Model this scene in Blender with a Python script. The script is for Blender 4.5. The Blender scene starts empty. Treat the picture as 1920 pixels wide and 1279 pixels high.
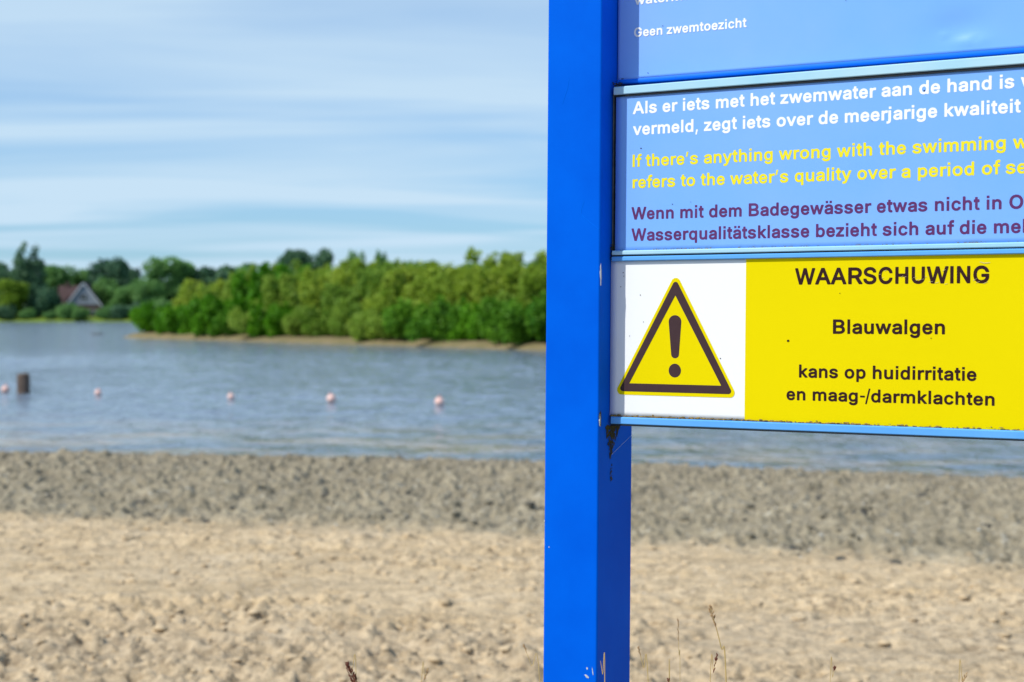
import bpy, bmesh, math, random, json
import numpy as np
from mathutils import Vector, Matrix
R = math.radians
# outlines of the bold sans-serif letters used on the sign: advance width, then closed outlines x, y, x, y ... in 1/1000 em
GLYPHS = r'''{" ":[278],"\u2019":[278,[62,436,71,432,131,432,141,440,209,700,209,708,203,715,111,716,103,714,98,708,59,448]],",":[278,[62,-158,71,-162,131,-162,141,-154,210,106,209,114,203,120,111,121,99,114,59,-146]],"-":[333,[59,259,68,256,312,257,319,267,318,347,308,356,64,355,56,343,56,267]],"/":[278,[3,-100,12,-103,76,-103,84,-102,89,-96,277,732,276,744,268,748,200,749,189,740,1,-88]],"A":[722,[20,2,134,0,150,6,159,18,225,182,230,183,494,182,561,18,570,7,586,0,690,0,702,3,714,14,719,26,717,42,441,698,430,711,414,716,302,716,290,713,277,702,2,42,0,30,3,18,10,8],[282,316,281,322,358,523,439,318]],"B":[722,[93,2,387,0,443,3,495,10,543,25,583,44,616,70,640,98,659,130,670,166,674,206,670,246,660,282,629,330,603,355,572,374,572,378,598,398,622,426,635,454,642,486,641,546,630,582,612,618,588,646,559,669,523,690,483,704,427,713,103,716,91,713,79,704,73,686,73,30,79,12],[235,133,231,138,231,294,235,298,387,298,443,290,467,281,495,262,515,230,519,206,517,190,509,174,493,158,467,144,431,137,383,134],[235,427,231,434,232,582,371,583,415,579,447,571,467,559,481,542,490,510,485,486,477,470,461,454,435,439,415,433,371,427]],"C":[722,[346,-7,409,-8,449,-1,513,20,569,55,597,78,637,133,653,161,664,193,674,237,666,257,649,266,549,264,534,253,522,217,508,193,493,174,453,146,429,136,401,130,373,129,341,132,309,140,281,154,257,173,232,201,214,233,197,285,190,357,192,397,197,429,217,488,234,517,255,541,281,561,309,575,341,584,377,587,425,581,455,569,494,541,521,501,532,465,545,452,557,449,649,449,665,457,673,470,672,489,652,557,618,613,573,658,541,681,481,708,445,718,377,725,325,722,285,714,245,699,202,677,169,653,140,625,112,589,91,553,70,505,58,461,50,413,47,361,50,301,59,253,71,209,90,165,137,93,173,59,205,37,244,17,285,2]],"G":[778,[365,-7,441,-6,481,0,521,12,562,29,593,47,625,72,652,101,673,128,693,165,706,205,714,245,717,285,717,365,709,381,697,388,409,389,394,381,386,365,385,285,389,273,400,261,413,257,565,256,559,229,547,205,530,181,489,149,465,139,429,131,397,128,357,132,321,141,293,154,265,176,241,201,221,233,203,285,195,357,198,397,203,429,224,489,242,517,261,537,293,561,325,576,357,584,393,588,433,584,477,569,517,541,549,498,565,463,577,453,589,450,685,450,701,457,711,473,711,485,701,521,689,553,673,581,650,613,601,658,569,680,505,708,465,717,393,725,337,721,297,714,253,699,209,677,177,654,144,625,114,589,92,553,73,507,58,461,50,413,47,361,50,305,57,257,72,209,93,162,116,125,144,93,177,62,209,40,253,17,301,2]],"H":[722,[93,2,191,0,205,6,215,18,217,30,219,299,503,299,505,30,507,18,519,5,535,0,623,0,635,4,643,12,649,30,649,686,647,698,637,710,619,716,531,716,516,710,507,698,503,432,219,432,217,686,215,699,203,712,187,716,99,716,87,711,79,704,73,686,73,30,79,12]],"I":[278,[68,0,213,0,213,716,68,716]],"N":[722,[94,2,192,0,208,9,215,22,216,459,497,10,516,0,616,0,628,2,640,12,646,30,646,686,644,698,634,710,620,716,532,716,516,709,506,694,504,259,223,706,204,716,104,716,92,713,80,704,74,686,74,30,80,12]],"O":[778,[359,-7,437,-6,485,3,525,16,565,35,605,61,639,93,666,125,691,165,711,209,724,253,732,305,735,361,732,413,724,461,710,509,692,549,668,589,637,625,609,651,569,679,525,700,487,713,437,722,389,725,345,722,297,714,253,700,213,681,173,653,142,625,115,593,89,551,68,505,55,461,46,413,43,357,46,309,55,253,68,209,86,169,114,125,141,92,173,62,213,36,253,16,293,3],[385,129,353,131,321,139,292,153,263,173,241,197,219,229,207,257,198,289,191,357,198,425,207,457,218,485,241,519,261,541,289,562,321,575,353,584,389,587,425,584,461,576,489,562,513,545,540,517,561,485,573,457,586,397,587,357,585,317,573,259,559,229,539,197,517,174,493,157,461,140,425,131]],"R":[722,[93,2,211,0,223,4,233,14,238,30,238,254,243,255,387,255,549,14,559,4,575,0,695,0,707,2,717,10,725,26,721,46,560,282,561,286,595,303,631,329,655,358,679,399,691,442,694,482,691,522,680,566,659,605,631,639,595,665,555,687,503,704,451,712,387,716,103,716,91,713,80,706,73,686,73,30,79,12],[239,389,239,583,419,581,475,569,507,549,519,534,530,502,530,466,526,450,518,434,503,418,475,402,451,395,419,390]],"S":[667,[298,-10,374,-10,418,-4,454,4,526,36,562,63,588,94,611,130,623,170,625,238,615,274,599,306,582,327,546,359,518,376,470,398,266,455,238,468,221,482,210,498,207,514,210,534,220,550,237,566,262,579,282,585,334,591,370,588,402,580,430,566,449,550,460,534,468,502,486,488,590,487,609,498,615,510,616,522,610,558,599,590,576,626,550,653,514,680,478,699,434,714,386,722,334,725,286,722,246,715,198,700,162,681,126,657,96,626,73,590,59,550,56,506,64,458,82,418,117,378,182,338,222,323,422,267,462,242,473,226,476,210,475,194,461,170,446,155,414,137,390,130,334,123,282,128,242,141,226,151,202,176,186,223,170,235,62,236,50,232,42,224,37,214,36,202,43,162,57,126,79,90,109,58,142,34,186,13,230,-1]],"U":[722,[318,-9,402,-9,474,8,510,23,550,49,582,79,610,115,630,156,642,203,647,255,647,687,641,703,630,713,618,716,530,716,518,711,507,699,504,687,502,235,487,191,458,156,438,144,414,134,390,128,362,127,330,128,306,134,282,144,262,157,246,172,234,190,218,234,215,263,215,687,212,699,201,711,182,716,98,716,86,711,75,699,72,683,72,251,77,203,88,159,108,119,133,83,170,48,210,23,242,9]],"W":[944,[210,2,325,0,337,5,346,14,473,454,598,14,609,4,621,0,725,0,745,8,753,22,941,678,941,694,933,708,913,716,821,716,809,713,796,702,673,244,551,694,541,710,525,716,421,716,409,712,397,702,273,251,265,270,147,702,137,712,125,716,33,716,13,708,4,694,4,678,191,22,198,10]],"a":[556,[221,-10,245,-11,305,-4,333,4,373,25,387,6,405,0,493,0,507,6,516,18,518,30,518,334,514,374,506,406,493,433,477,456,454,478,409,505,357,519,293,527,257,525,197,512,141,490,113,472,89,450,70,426,53,394,51,374,65,357,161,332,181,339,197,362,221,383,265,399,322,398,341,393,357,383,367,370,373,342,365,338,189,315,118,290,81,266,59,242,46,218,35,162,38,126,48,94,66,66,87,42,117,20,173,-2],[229,118,211,122,186,138,182,146,181,158,184,170,190,178,217,193,241,199,373,218,374,202,370,178,360,158,345,142,305,120,261,115]],"b":[611,[295,-8,372,-7,416,5,454,24,488,48,520,84,541,120,554,152,568,220,569,296,555,364,537,404,516,436,490,464,456,492,416,511,372,523,328,527,296,525,240,509,208,490,206,688,203,700,192,712,180,716,88,715,72,704,66,688,67,24,76,8,88,1,176,0,196,10,204,30,240,8,268,-3],[292,119,272,125,244,144,219,180,207,228,207,292,211,316,226,352,256,383,292,397,340,398,360,392,380,381,395,368,406,352,423,312,427,288,427,228,415,184,392,148,378,136,360,125,340,119]],"c":[556,[275,-8,322,-9,374,0,418,17,442,31,470,53,494,80,510,104,529,152,525,168,510,182,418,201,400,192,382,156,362,135,334,122,294,116,246,127,218,147,203,168,194,186,183,232,181,256,183,284,195,332,217,368,234,382,250,391,274,398,314,399,334,394,350,388,370,374,387,352,398,328,418,317,506,337,518,344,526,356,526,376,508,416,492,440,466,467,438,487,407,504,374,515,322,527,250,523,206,512,163,492,130,468,98,436,72,396,57,364,43,292,40,256,49,184,59,148,72,120,95,84,126,51,166,22,206,5,246,-5]],"d":[611,[255,-8,311,-9,343,-3,371,8,407,30,415,11,435,0,519,0,535,7,543,20,545,688,539,704,527,714,431,716,419,711,408,700,405,688,403,489,371,509,315,525,283,527,239,523,195,511,159,493,120,464,92,432,73,400,59,368,48,332,42,296,42,224,48,184,71,120,95,80,123,49,155,25,199,5,235,-6],[271,119,251,125,235,134,207,164,190,204,186,228,183,260,185,288,197,336,221,372,251,392,271,398,319,398,339,392,369,372,393,336,404,288,406,260,403,228,391,180,381,160,368,144,339,125,319,119]],"e":[556,[269,-8,324,-9,360,-3,393,8,444,36,468,56,500,100,513,132,512,152,504,163,492,169,416,187,404,187,388,178,372,152,348,129,312,118,268,118,232,128,212,142,188,172,178,204,496,205,515,216,522,236,521,308,513,348,489,412,468,442,424,484,396,500,340,520,284,526,236,523,192,510,152,491,112,460,84,428,64,396,51,364,41,328,34,260,35,220,51,152,65,120,90,80,120,48,156,23,196,5,240,-6],[184,328,182,332,194,356,220,382,240,393,280,399,320,394,340,384,364,356,371,344,376,328]],"f":[333,[127,2,217,0,232,6,241,16,244,30,244,394,329,396,345,404,353,418,354,490,351,502,345,511,329,519,249,519,244,522,247,578,256,594,265,599,285,602,329,594,343,602,351,614,372,698,372,710,361,728,325,742,273,748,245,746,193,728,169,712,146,690,132,670,116,638,108,602,107,522,101,519,33,518,19,510,12,498,11,426,19,406,37,396,107,394,107,30,113,12]],"g":[611,[272,-187,339,-186,379,-179,419,-167,451,-151,483,-128,508,-99,529,-63,539,-23,542,17,542,489,537,505,523,517,427,518,413,509,403,488,367,510,315,525,283,527,239,523,199,512,157,493,122,465,94,433,73,401,59,369,48,333,42,297,42,225,48,189,72,125,97,89,123,61,159,37,195,19,239,9,315,8,347,15,367,22,399,39,402,37,399,-3,389,-27,377,-39,359,-49,331,-59,275,-60,239,-52,207,-31,175,4,159,9,147,6,79,-30,67,-42,64,-63,78,-91,111,-127,135,-146,163,-162,195,-174,227,-182],[279,133,251,138,235,146,206,173,190,209,185,233,182,265,184,289,190,317,205,353,231,381,251,392,271,398,319,397,339,391,357,381,379,359,389,341,402,293,402,233,391,189,367,156,355,146,335,138,315,133]],"h":[611,[88,2,186,0,199,6,209,18,212,30,213,326,222,354,239,374,262,388,294,397,338,396,362,388,378,377,390,363,398,342,401,310,401,30,406,14,418,3,430,0,518,0,537,10,545,26,545,322,542,362,535,398,519,434,498,462,470,487,442,504,378,524,338,527,294,523,254,511,214,491,211,690,202,708,186,716,90,715,75,706,68,690,68,30,74,12]],"i":[278,[70,0,209,0,209,519,70,519],[70,589,209,589,209,716,70,716]],"j":[278,[-29,-177,1,-179,41,-176,73,-170,105,-158,133,-142,153,-123,172,-97,183,-69,193,-9,193,491,187,507,173,518,69,519,53,511,45,499,44,-5,41,-25,33,-38,21,-45,-31,-51,-40,-57,-47,-69,-49,-153,-41,-169],[72,589,211,589,211,716,72,716]],"k":[556,[87,2,181,0,193,4,203,14,208,30,208,186,229,203,396,10,405,3,417,0,525,0,544,10,552,26,551,38,545,50,336,290,529,469,536,486,533,503,523,514,509,519,405,519,393,516,209,349,208,690,201,706,181,716,89,715,74,706,67,690,67,30,73,12]],"l":[278,[70,0,209,0,209,716,70,716]],"m":[889,[82,2,180,0,195,6,204,16,207,30,209,338,218,362,236,380,272,397,296,400,320,398,340,391,362,374,369,362,371,342,371,30,374,18,384,6,400,0,488,0,500,3,512,14,516,30,516,326,520,350,528,367,554,390,576,397,604,400,628,398,660,385,671,374,679,358,682,334,682,30,684,18,694,6,708,0,800,0,812,4,822,14,827,30,827,338,824,378,816,410,801,442,780,470,752,493,724,509,660,528,600,528,564,520,512,499,464,465,439,490,408,510,364,525,324,530,284,526,248,513,208,491,196,510,180,519,92,519,76,514,65,502,62,490,62,30,68,12]],"n":[611,[88,2,186,0,198,5,207,14,212,30,212,302,217,342,225,358,238,373,258,386,278,394,310,398,342,395,366,386,390,363,398,342,401,310,401,30,406,14,418,3,430,0,518,0,538,10,545,30,545,322,542,362,534,401,519,434,498,462,474,484,442,504,374,525,338,527,294,523,254,511,210,488,201,510,182,519,94,519,82,514,74,507,68,490,68,30,74,12]],"o":[611,[284,-8,306,-10,354,-6,402,5,446,23,482,48,514,80,540,120,556,156,571,220,572,292,565,332,555,364,542,392,516,432,482,467,446,492,402,512,358,523,306,527,254,523,206,509,168,492,134,468,100,436,73,396,58,364,43,296,40,256,49,184,59,148,74,119,98,82,130,51,170,23,214,4,254,-5],[278,119,258,125,237,136,222,149,199,184,191,208,185,256,192,308,199,332,210,350,223,368,238,380,258,391,282,398,334,397,358,390,378,378,403,352,414,332,427,284,427,232,423,208,404,164,374,134,358,126,334,119,306,116]],"p":[611,[88,-177,182,-179,194,-175,204,-165,209,-149,210,28,242,9,274,-4,330,-10,378,-7,418,5,454,22,490,47,522,82,544,119,558,155,571,219,572,295,565,335,557,367,545,395,520,435,490,467,454,495,418,511,378,523,330,527,298,525,266,517,242,509,210,489,196,511,178,519,94,519,82,514,71,503,68,487,68,-149,74,-166],[298,119,274,126,252,139,233,159,222,179,208,231,209,291,213,315,230,354,258,383,294,397,342,398,362,392,382,381,398,368,409,351,424,315,430,287,430,231,417,183,397,151,382,137,362,124,342,119]],"q":[611,[423,-177,518,-178,534,-170,543,-153,541,499,530,514,514,519,430,518,414,509,406,489,402,489,370,509,314,525,282,527,238,523,194,511,158,493,119,463,93,435,71,399,57,367,47,331,40,259,47,187,57,151,70,119,92,83,120,51,154,25,194,6,238,-7,314,-9,342,-3,366,7,402,28,403,-153,410,-168],[274,119,250,125,234,134,206,164,189,203,184,231,181,259,184,287,195,335,219,371,250,392,266,397,294,400,318,398,338,391,366,373,390,339,402,287,404,259,402,229,389,179,378,159,366,144,338,125,318,119]],"r":[389,[85,2,187,0,199,3,210,14,215,30,215,314,218,338,227,355,241,370,267,385,291,392,323,395,379,390,395,398,405,418,405,498,402,510,391,522,379,526,343,528,295,525,259,515,215,493,203,511,183,519,91,519,79,514,70,506,65,490,65,30,71,12]],"s":[556,[224,-8,313,-8,389,9,421,24,453,43,478,68,498,96,510,128,513,160,507,200,492,232,465,261,433,283,393,300,229,337,209,343,193,356,190,364,194,376,209,389,225,396,273,403,301,401,337,388,353,372,369,346,385,336,478,352,494,360,502,376,501,392,489,420,459,460,436,480,409,497,349,518,313,525,233,525,157,506,121,490,73,452,54,424,43,396,39,360,44,324,61,288,89,257,121,236,163,220,333,181,350,172,358,164,360,156,357,147,337,129,297,117,265,115,237,117,197,129,176,148,160,180,145,189,133,189,45,173,29,161,23,144,32,108,49,78,73,52,93,36,125,17,157,4]],"t":[333,[225,-3,275,-4,307,4,321,13,328,29,314,101,307,116,287,125,251,121,231,124,224,133,223,153,223,393,227,396,291,396,303,400,312,409,317,425,317,525,308,541,295,548,223,551,222,641,219,653,211,662,195,669,115,668,98,661,89,645,87,549,39,548,26,541,19,529,17,421,23,408,35,399,87,396,89,393,89,141,93,101,107,65,131,34,163,12,199,0]],"u":[611,[249,-5,316,-3,356,8,400,31,409,11,428,0,516,0,528,4,539,15,543,31,543,487,539,503,528,515,516,519,428,519,412,513,403,503,399,487,398,195,386,163,368,144,336,126,300,121,272,123,248,131,232,143,222,155,212,179,210,487,206,503,196,514,180,519,92,519,80,514,70,503,66,487,66,199,67,159,77,119,94,83,115,55,140,33,168,16,200,4]],"v":[556,[225,2,326,0,338,4,347,14,550,478,551,498,538,515,522,519,430,519,409,510,278,199,148,510,130,519,34,519,22,516,9,506,4,494,6,478,208,18,214,9]],"w":[778,[181,2,275,0,287,3,299,13,387,286,391,287,479,12,491,3,503,0,587,0,607,9,615,22,771,478,773,494,765,510,747,519,655,519,643,516,631,507,543,231,461,498,455,509,447,515,435,519,343,519,331,515,321,506,235,233,147,506,135,516,123,519,35,519,15,511,5,494,7,478,162,22,169,10]],"y":[556,[105,-180,177,-179,215,-168,250,-148,277,-124,296,-100,319,-56,546,476,548,496,537,513,521,519,429,519,417,516,406,508,281,203,277,202,151,508,133,519,37,519,21,514,11,504,7,492,10,476,203,28,181,-26,161,-48,137,-52,93,-48,81,-52,70,-64,49,-136,49,-152,55,-164,65,-171]],"z":[500,[36,2,450,0,462,3,471,10,479,26,479,102,474,115,462,125,450,128,223,130,466,414,471,430,471,490,468,502,462,511,442,519,54,519,42,516,32,510,24,490,24,418,30,404,42,394,54,391,270,390,21,102,16,86,16,26,24,10]],"\u00e4":[556,[221,-10,245,-11,305,-4,333,4,373,25,387,6,405,0,493,0,507,6,516,18,518,30,518,334,514,374,506,406,493,433,477,456,454,478,409,505,357,519,293,527,257,525,197,512,141,490,113,472,89,450,70,426,53,394,51,374,65,357,161,332,181,339,197,362,221,383,265,399,322,398,341,393,357,383,367,370,373,342,365,338,189,315,118,290,81,266,59,242,46,218,35,162,38,126,48,94,66,66,87,42,117,20,173,-2],[229,118,211,122,186,138,182,146,181,158,184,170,190,178,217,193,241,199,373,218,374,202,370,178,360,158,345,142,305,120,261,115],[105,592,235,592,235,716,105,716],[320,592,450,592,450,716,320,716]]}'''
scn = bpy.context.scene
C = scn.collection

# ------------------------------------------------------------------ camera
PITCH = math.atan(50.0 / 2667.0)
EYE = Vector((0, 0, 1.6))
cd = bpy.data.cameras.new('camera'); cam = bpy.data.objects.new('camera', cd); C.objects.link(cam)
cam.location = EYE; cam.rotation_euler = (math.pi / 2 - PITCH, 0, 0)
cd.sensor_width = 36; cd.lens = 50; cd.clip_start = 0.05; cd.clip_end = 6000
cd.dof.use_dof = True; cd.dof.focus_distance = 1.98; cd.dof.aperture_fstop = 6.0
cd.dof.aperture_blades = 0
scn.camera = cam
scn.view_settings.view_transform = 'Standard'; scn.view_settings.look = 'None'
scn.view_settings.exposure = 0.0; scn.view_settings.gamma = 1.0
scn.view_settings.use_curve_mapping = False
scn.render.film_transparent = False
scn.cycles.use_denoising = True
scn.cycles.max_bounces = 6
scn.cycles.transparent_max_bounces = 6
scn.cycles.caustics_reflective = False; scn.cycles.caustics_refractive = False

# ------------------------------------------------------------------ light
SUN_EL = 47.0
SDIR = Vector((-0.861 * math.cos(R(SUN_EL)), -0.508 * math.cos(R(SUN_EL)), math.sin(R(SUN_EL)))).normalized()
sl = bpy.data.lights.new('sun', 'SUN'); so = bpy.data.objects.new('sun', sl); C.objects.link(so)
sl.energy = 4.7; sl.angle = R(0.55); sl.color = (1.0, 0.955, 0.87)
so.rotation_euler = SDIR.to_track_quat('Z', 'Y').to_euler(); so.location = (-8, -6, 12)

world = bpy.data.worlds.new('World'); scn.world = world; world.use_nodes = True
SKY_STRENGTH = 0.10
def build_world():
    nt = world.node_tree; nt.nodes.clear(); N = nt.nodes.new; L = nt.links.new
    out = N('ShaderNodeOutputWorld'); bg = N('ShaderNodeBackground'); bg.inputs[1].default_value = SKY_STRENGTH
    sky = N('ShaderNodeTexSky'); sky.sky_type = 'NISHITA'; sky.sun_disc = False
    sky.sun_elevation = R(SUN_EL); sky.sun_rotation = math.atan2(SDIR.x, SDIR.y) % (2 * math.pi)
    sky.altitude = 0; sky.air_density = 1.1; sky.dust_density = 0.6; sky.ozone_density = 2.2
    tc = N('ShaderNodeTexCoord'); sep = N('ShaderNodeSeparateXYZ'); L(tc.outputs['Generated'], sep.inputs[0])
    # thin cirrus on a high flat sheet: direction divided by its height
    az = N('ShaderNodeMath'); az.operation = 'ADD'; az.inputs[1].default_value = 0.045; L(sep.outputs['Z'], az.inputs[0])
    mz = N('ShaderNodeMath'); mz.operation = 'MAXIMUM'; mz.inputs[1].default_value = 0.03; L(az.outputs[0], mz.inputs[0])
    dv = N('ShaderNodeVectorMath'); dv.operation = 'DIVIDE'; cmb = N('ShaderNodeCombineXYZ')
    for i in range(3): L(mz.outputs[0], cmb.inputs[i])
    L(tc.outputs['Generated'], dv.inputs[0]); L(cmb.outputs[0], dv.inputs[1])
    mp = N('ShaderNodeMapping'); mp.inputs['Scale'].default_value = (0.30, 0.62, 0.0); mp.inputs['Rotation'].default_value = (0, 0, R(-7)); mp.inputs['Location'].default_value = (3.1, 1.7, 0)
    L(dv.outputs[0], mp.inputs[0])
    n1 = N('ShaderNodeTexNoise'); n1.inputs['Scale'].default_value = 1.15; n1.inputs['Detail'].default_value = 6; n1.inputs['Roughness'].default_value = 0.46; n1.inputs['Distortion'].default_value = 0.6
    L(mp.outputs[0], n1.inputs['Vector'])
    r1 = N('ShaderNodeMapRange'); r1.inputs[1].default_value = 0.36; r1.inputs[2].default_value = 0.60; r1.inputs[3].default_value = 0.40; r1.inputs[4].default_value = 0.97
    L(n1.outputs[0], r1.inputs[0])
    # the veil thins out overhead
    r2 = N('ShaderNodeMapRange'); r2.inputs[1].default_value = 0.10; r2.inputs[2].default_value = 0.75; r2.inputs[3].default_value = 1.0; r2.inputs[4].default_value = 0.35
    L(sep.outputs['Z'], r2.inputs[0])
    m = N('ShaderNodeMath'); m.operation = 'MULTIPLY'; L(r1.outputs[0], m.inputs[0]); L(r2.outputs[0], m.inputs[1])
    tint = N('ShaderNodeMix'); tint.data_type = 'RGBA'; tint.blend_type = 'MULTIPLY'; tint.inputs[0].default_value = 1.0
    tint.inputs[7].default_value = SKY_TINT; L(sky.outputs[0], tint.inputs[6])
    mx = N('ShaderNodeMix'); mx.data_type = 'RGBA'; mx.inputs[7].default_value = CLOUD
    L(m.outputs[0], mx.inputs[0]); L(tint.outputs[2], mx.inputs[6]); L(mx.outputs[2], bg.inputs[0]); L(bg.outputs[0], out.inputs[0])
CLOUD = (5.9, 7.75, 9.35, 1)
SKY_TINT = (0.47, 0.95, 1.46, 1)
build_world()

# ------------------------------------------------------------------ helpers
def tag(o, label=None, cat=None, group=None, kind=None):
    if label: o['label'] = label
    if cat: o['category'] = cat
    if group: o['group'] = group
    if kind: o['kind'] = kind
    return o
def link(name, me, mat=None, parent=None, smooth=False):
    o = bpy.data.objects.new(name, me); C.objects.link(o)
    if mat is not None and not me.materials: me.materials.append(mat)
    if parent is not None: o.parent = parent
    if smooth: me.polygons.foreach_set('use_smooth', [True] * len(me.polygons))
    return o
def empty(name, loc=(0, 0, 0)):
    o = bpy.data.objects.new(name, None); C.objects.link(o); o.location = loc; o.empty_display_size = 0.2; return o
def npmesh(name, V, F):
    me = bpy.data.meshes.new(name); V = np.asarray(V, np.float32); F = np.asarray(F, np.int32); k = F.shape[1]
    me.vertices.add(len(V)); me.vertices.foreach_set('co', V.ravel())
    me.loops.add(F.size); me.loops.foreach_set('vertex_index', F.ravel())
    me.polygons.add(len(F)); me.polygons.foreach_set('loop_start', np.arange(0, F.size, k, dtype=np.int32))
    me.update(calc_edges=True); return me
def pymesh(name, V, F):
    me = bpy.data.meshes.new(name); me.from_pydata([tuple(v) for v in V], [], F); me.update(); return me
def bm_mesh(name, bm):
    me = bpy.data.meshes.new(name); bm.normal_update(); bm.to_mesh(me); bm.free(); return me
def box(bm, x0, x1, y0, y1, z0, z1, bev=0.0, seg=2):
    r = bmesh.ops.create_cube(bm, size=1.0, matrix=Matrix.Translation(((x0+x1)/2, (y0+y1)/2, (z0+z1)/2)) @ Matrix.Diagonal((x1-x0, y1-y0, z1-z0, 1)))
    if bev:
        es = list({e for v in r['verts'] for e in v.link_edges})
        bmesh.ops.bevel(bm, geom=es, offset=bev, segments=seg, profile=0.5, affect='EDGES')
def ray(px, py):
    f = 2667.0; x = (px - 960) / f; y = (639.5 - py) / f
    c, s = math.cos(PITCH), math.sin(PITCH)
    return Vector((x, c + y * s, -s + y * c))
def ground_at(px, py, z=0.0):
    d = ray(px, py); return EYE + d * ((z - EYE.z) / d.z)
def at_depth(px, py, Y):
    d = ray(px, py); return EYE + d * (Y / d.y)

# ---- numpy noise
def vnoise(x, y, seed=0):
    xi = np.floor(x).astype(np.int64); yi = np.floor(y).astype(np.int64); fx = x - xi; fy = y - yi
    def h(a, b):
        n = (a * 374761393 + b * 668265263 + seed * 974634777) & 0xffffffff
        n = ((n ^ (n >> 13)) * 1274126177) & 0xffffffff; n = n ^ (n >> 16)
        return (n & 0xffff) / 32767.5 - 1.0
    u = fx*fx*fx*(fx*(fx*6-15)+10); v = fy*fy*fy*(fy*(fy*6-15)+10)
    return (h(xi, yi)*(1-u)+h(xi+1, yi)*u)*(1-v)+(h(xi, yi+1)*(1-u)+h(xi+1, yi+1)*u)*v
def fbm(x, y, seed=0, o=4, g=0.5):
    s = 0; a = 1.0; n = 0
    for i in range(o):
        c, sn = math.cos(i*1.1), math.sin(i*1.1)
        s = s + a*vnoise(c*x-sn*y+17.3*i, sn*x+c*y-9.1*i, seed+i); n += a; a *= g; x = x*2.03; y = y*2.03
    return s/n

# ---- materials
def mat(name, col=(.5, .5, .5), rough=.5, spec=.5, metal=0.0, var=None, bump=None, coord='Object', coat=0.0):
    """var=(scale, amount, second colour) mixes a second colour with noise; bump=(scale, strength, distance)"""
    m = bpy.data.materials.new(name); m.use_nodes = True; nt = m.node_tree; b = nt.nodes['Principled BSDF']; N = nt.nodes.new; L = nt.links.new
    b.inputs['Base Color'].default_value = (*col, 1); b.inputs['Roughness'].default_value = rough
    b.inputs['Specular IOR Level'].default_value = spec; b.inputs['Metallic'].default_value = metal
    b.inputs['Coat Weight'].default_value = coat; b.inputs['Coat Roughness'].default_value = 0.12
    tc = N('ShaderNodeTexCoord')
    if var:
        n = N('ShaderNodeTexNoise'); n.inputs['Scale'].default_value = var[0]; n.inputs['Detail'].default_value = 6; n.inputs['Roughness'].default_value = .6
        L(tc.outputs[coord], n.inputs['Vector'])
        mr = N('ShaderNodeMapRange'); mr.inputs[1].default_value = .35; mr.inputs[2].default_value = .68; mr.inputs[4].default_value = var[1]; L(n.outputs[0], mr.inputs[0])
        mx = N('ShaderNodeMix'); mx.data_type = 'RGBA'; mx.inputs[6].default_value = (*col, 1); mx.inputs[7].default_value = (*var[2], 1)
        L(mr.outputs[0], mx.inputs[0]); L(mx.outputs[2], b.inputs['Base Color'])
    if bump:
        n = N('ShaderNodeTexNoise'); n.inputs['Scale'].default_value = bump[0]; n.inputs['Detail'].default_value = 5
        L(tc.outputs[coord], n.inputs['Vector']); bp = N('ShaderNodeBump'); bp.inputs['Strength'].default_value = bump[1]; bp.inputs['Distance'].default_value = bump[2]
        L(n.outputs[0], bp.inputs['Height']); L(bp.outputs[0], b.inputs['Normal'])
    return m
def foliage_mat(name, col, col2, trans=0.35):
    m = bpy.data.materials.new(name); m.use_nodes = True; nt = m.node_tree; b = nt.nodes['Principled BSDF']; N = nt.nodes.new; L = nt.links.new
    out = nt.nodes['Material Output']
    tc = N('ShaderNodeTexCoord'); n = N('ShaderNodeTexNoise'); n.inputs['Scale'].default_value = .9; n.inputs['Detail'].default_value = 3
    L(tc.outputs['Object'], n.inputs['Vector'])
    oi = N('ShaderNodeObjectInfo'); geo = N('ShaderNodeNewGeometry')
    a = N('ShaderNodeMath'); a.operation = 'MULTIPLY_ADD'; a.inputs[1].default_value = .5; L(oi.outputs['Random'], a.inputs[0]); L(n.outputs[0], a.inputs[2])
    a2 = N('ShaderNodeMath'); a2.operation = 'MULTIPLY_ADD'; a2.inputs[1].default_value = .5; L(geo.outputs['Random Per Island'], a2.inputs[0]); L(a.outputs[0], a2.inputs[2])
    mr = N('ShaderNodeMapRange'); mr.inputs[1].default_value = .55; mr.inputs[2].default_value = 1.4; L(a2.outputs[0], mr.inputs[0])
    mx = N('ShaderNodeMix'); mx.data_type = 'RGBA'; mx.inputs[6].default_value = (*col, 1); mx.inputs[7].default_value = (*col2, 1); L(mr.outputs[0], mx.inputs[0])
    L(mx.outputs[2], b.inputs['Base Color']); b.inputs['Roughness'].default_value = .6; b.inputs['Specular IOR Level'].default_value = .25
    t = N('ShaderNodeBsdfTranslucent'); L(mx.outputs[2], t.inputs[0]); ms = N('ShaderNodeMixShader'); ms.inputs[0].default_value = trans
    L(b.outputs[0], ms.inputs[1]); L(t.outputs[0], ms.inputs[2]); L(ms.outputs[0], out.inputs[0])
    return m

M = {}
M['post'] = mat('post_blue_paint', (0.0, .082, .57), .5, .02, var=(4.0, 1.0, (.0, .112, .68)), bump=(9, .06, .004))
M['panel'] = mat('panel_blue', (.150, .375, .86), .36, .14, var=(1.7, 1.0, (.215, .410, .90)), bump=(3.2, .05, .006))
M['lip'] = mat('panel_edge_blue', (.0, .15, .80), .4, .2)
M['white'] = mat('white_film', (.755, .78, .80), .4, .2, var=(30, .25, (.73, .75, .77)), bump=(4, .03, .004))
M['yellow'] = mat('yellow_film', (.69, .575, .0), .55, .04, var=(3, .5, (.65, .535, .0)), bump=(4, .03, .004))
M['dark'] = mat('dark_print', (.045, .024, .028), .5, .12, var=(60, .35, (.065, .038, .042)))
M['ink'] = mat('brown_black_ink', (.026, .008, .010), .5, .08, var=(90, .2, (.06, .035, .03)))
M['purple'] = mat('purple_ink', (.095, .024, .105), .5, .12, var=(40, .4, (.13, .05, .20)))
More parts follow.
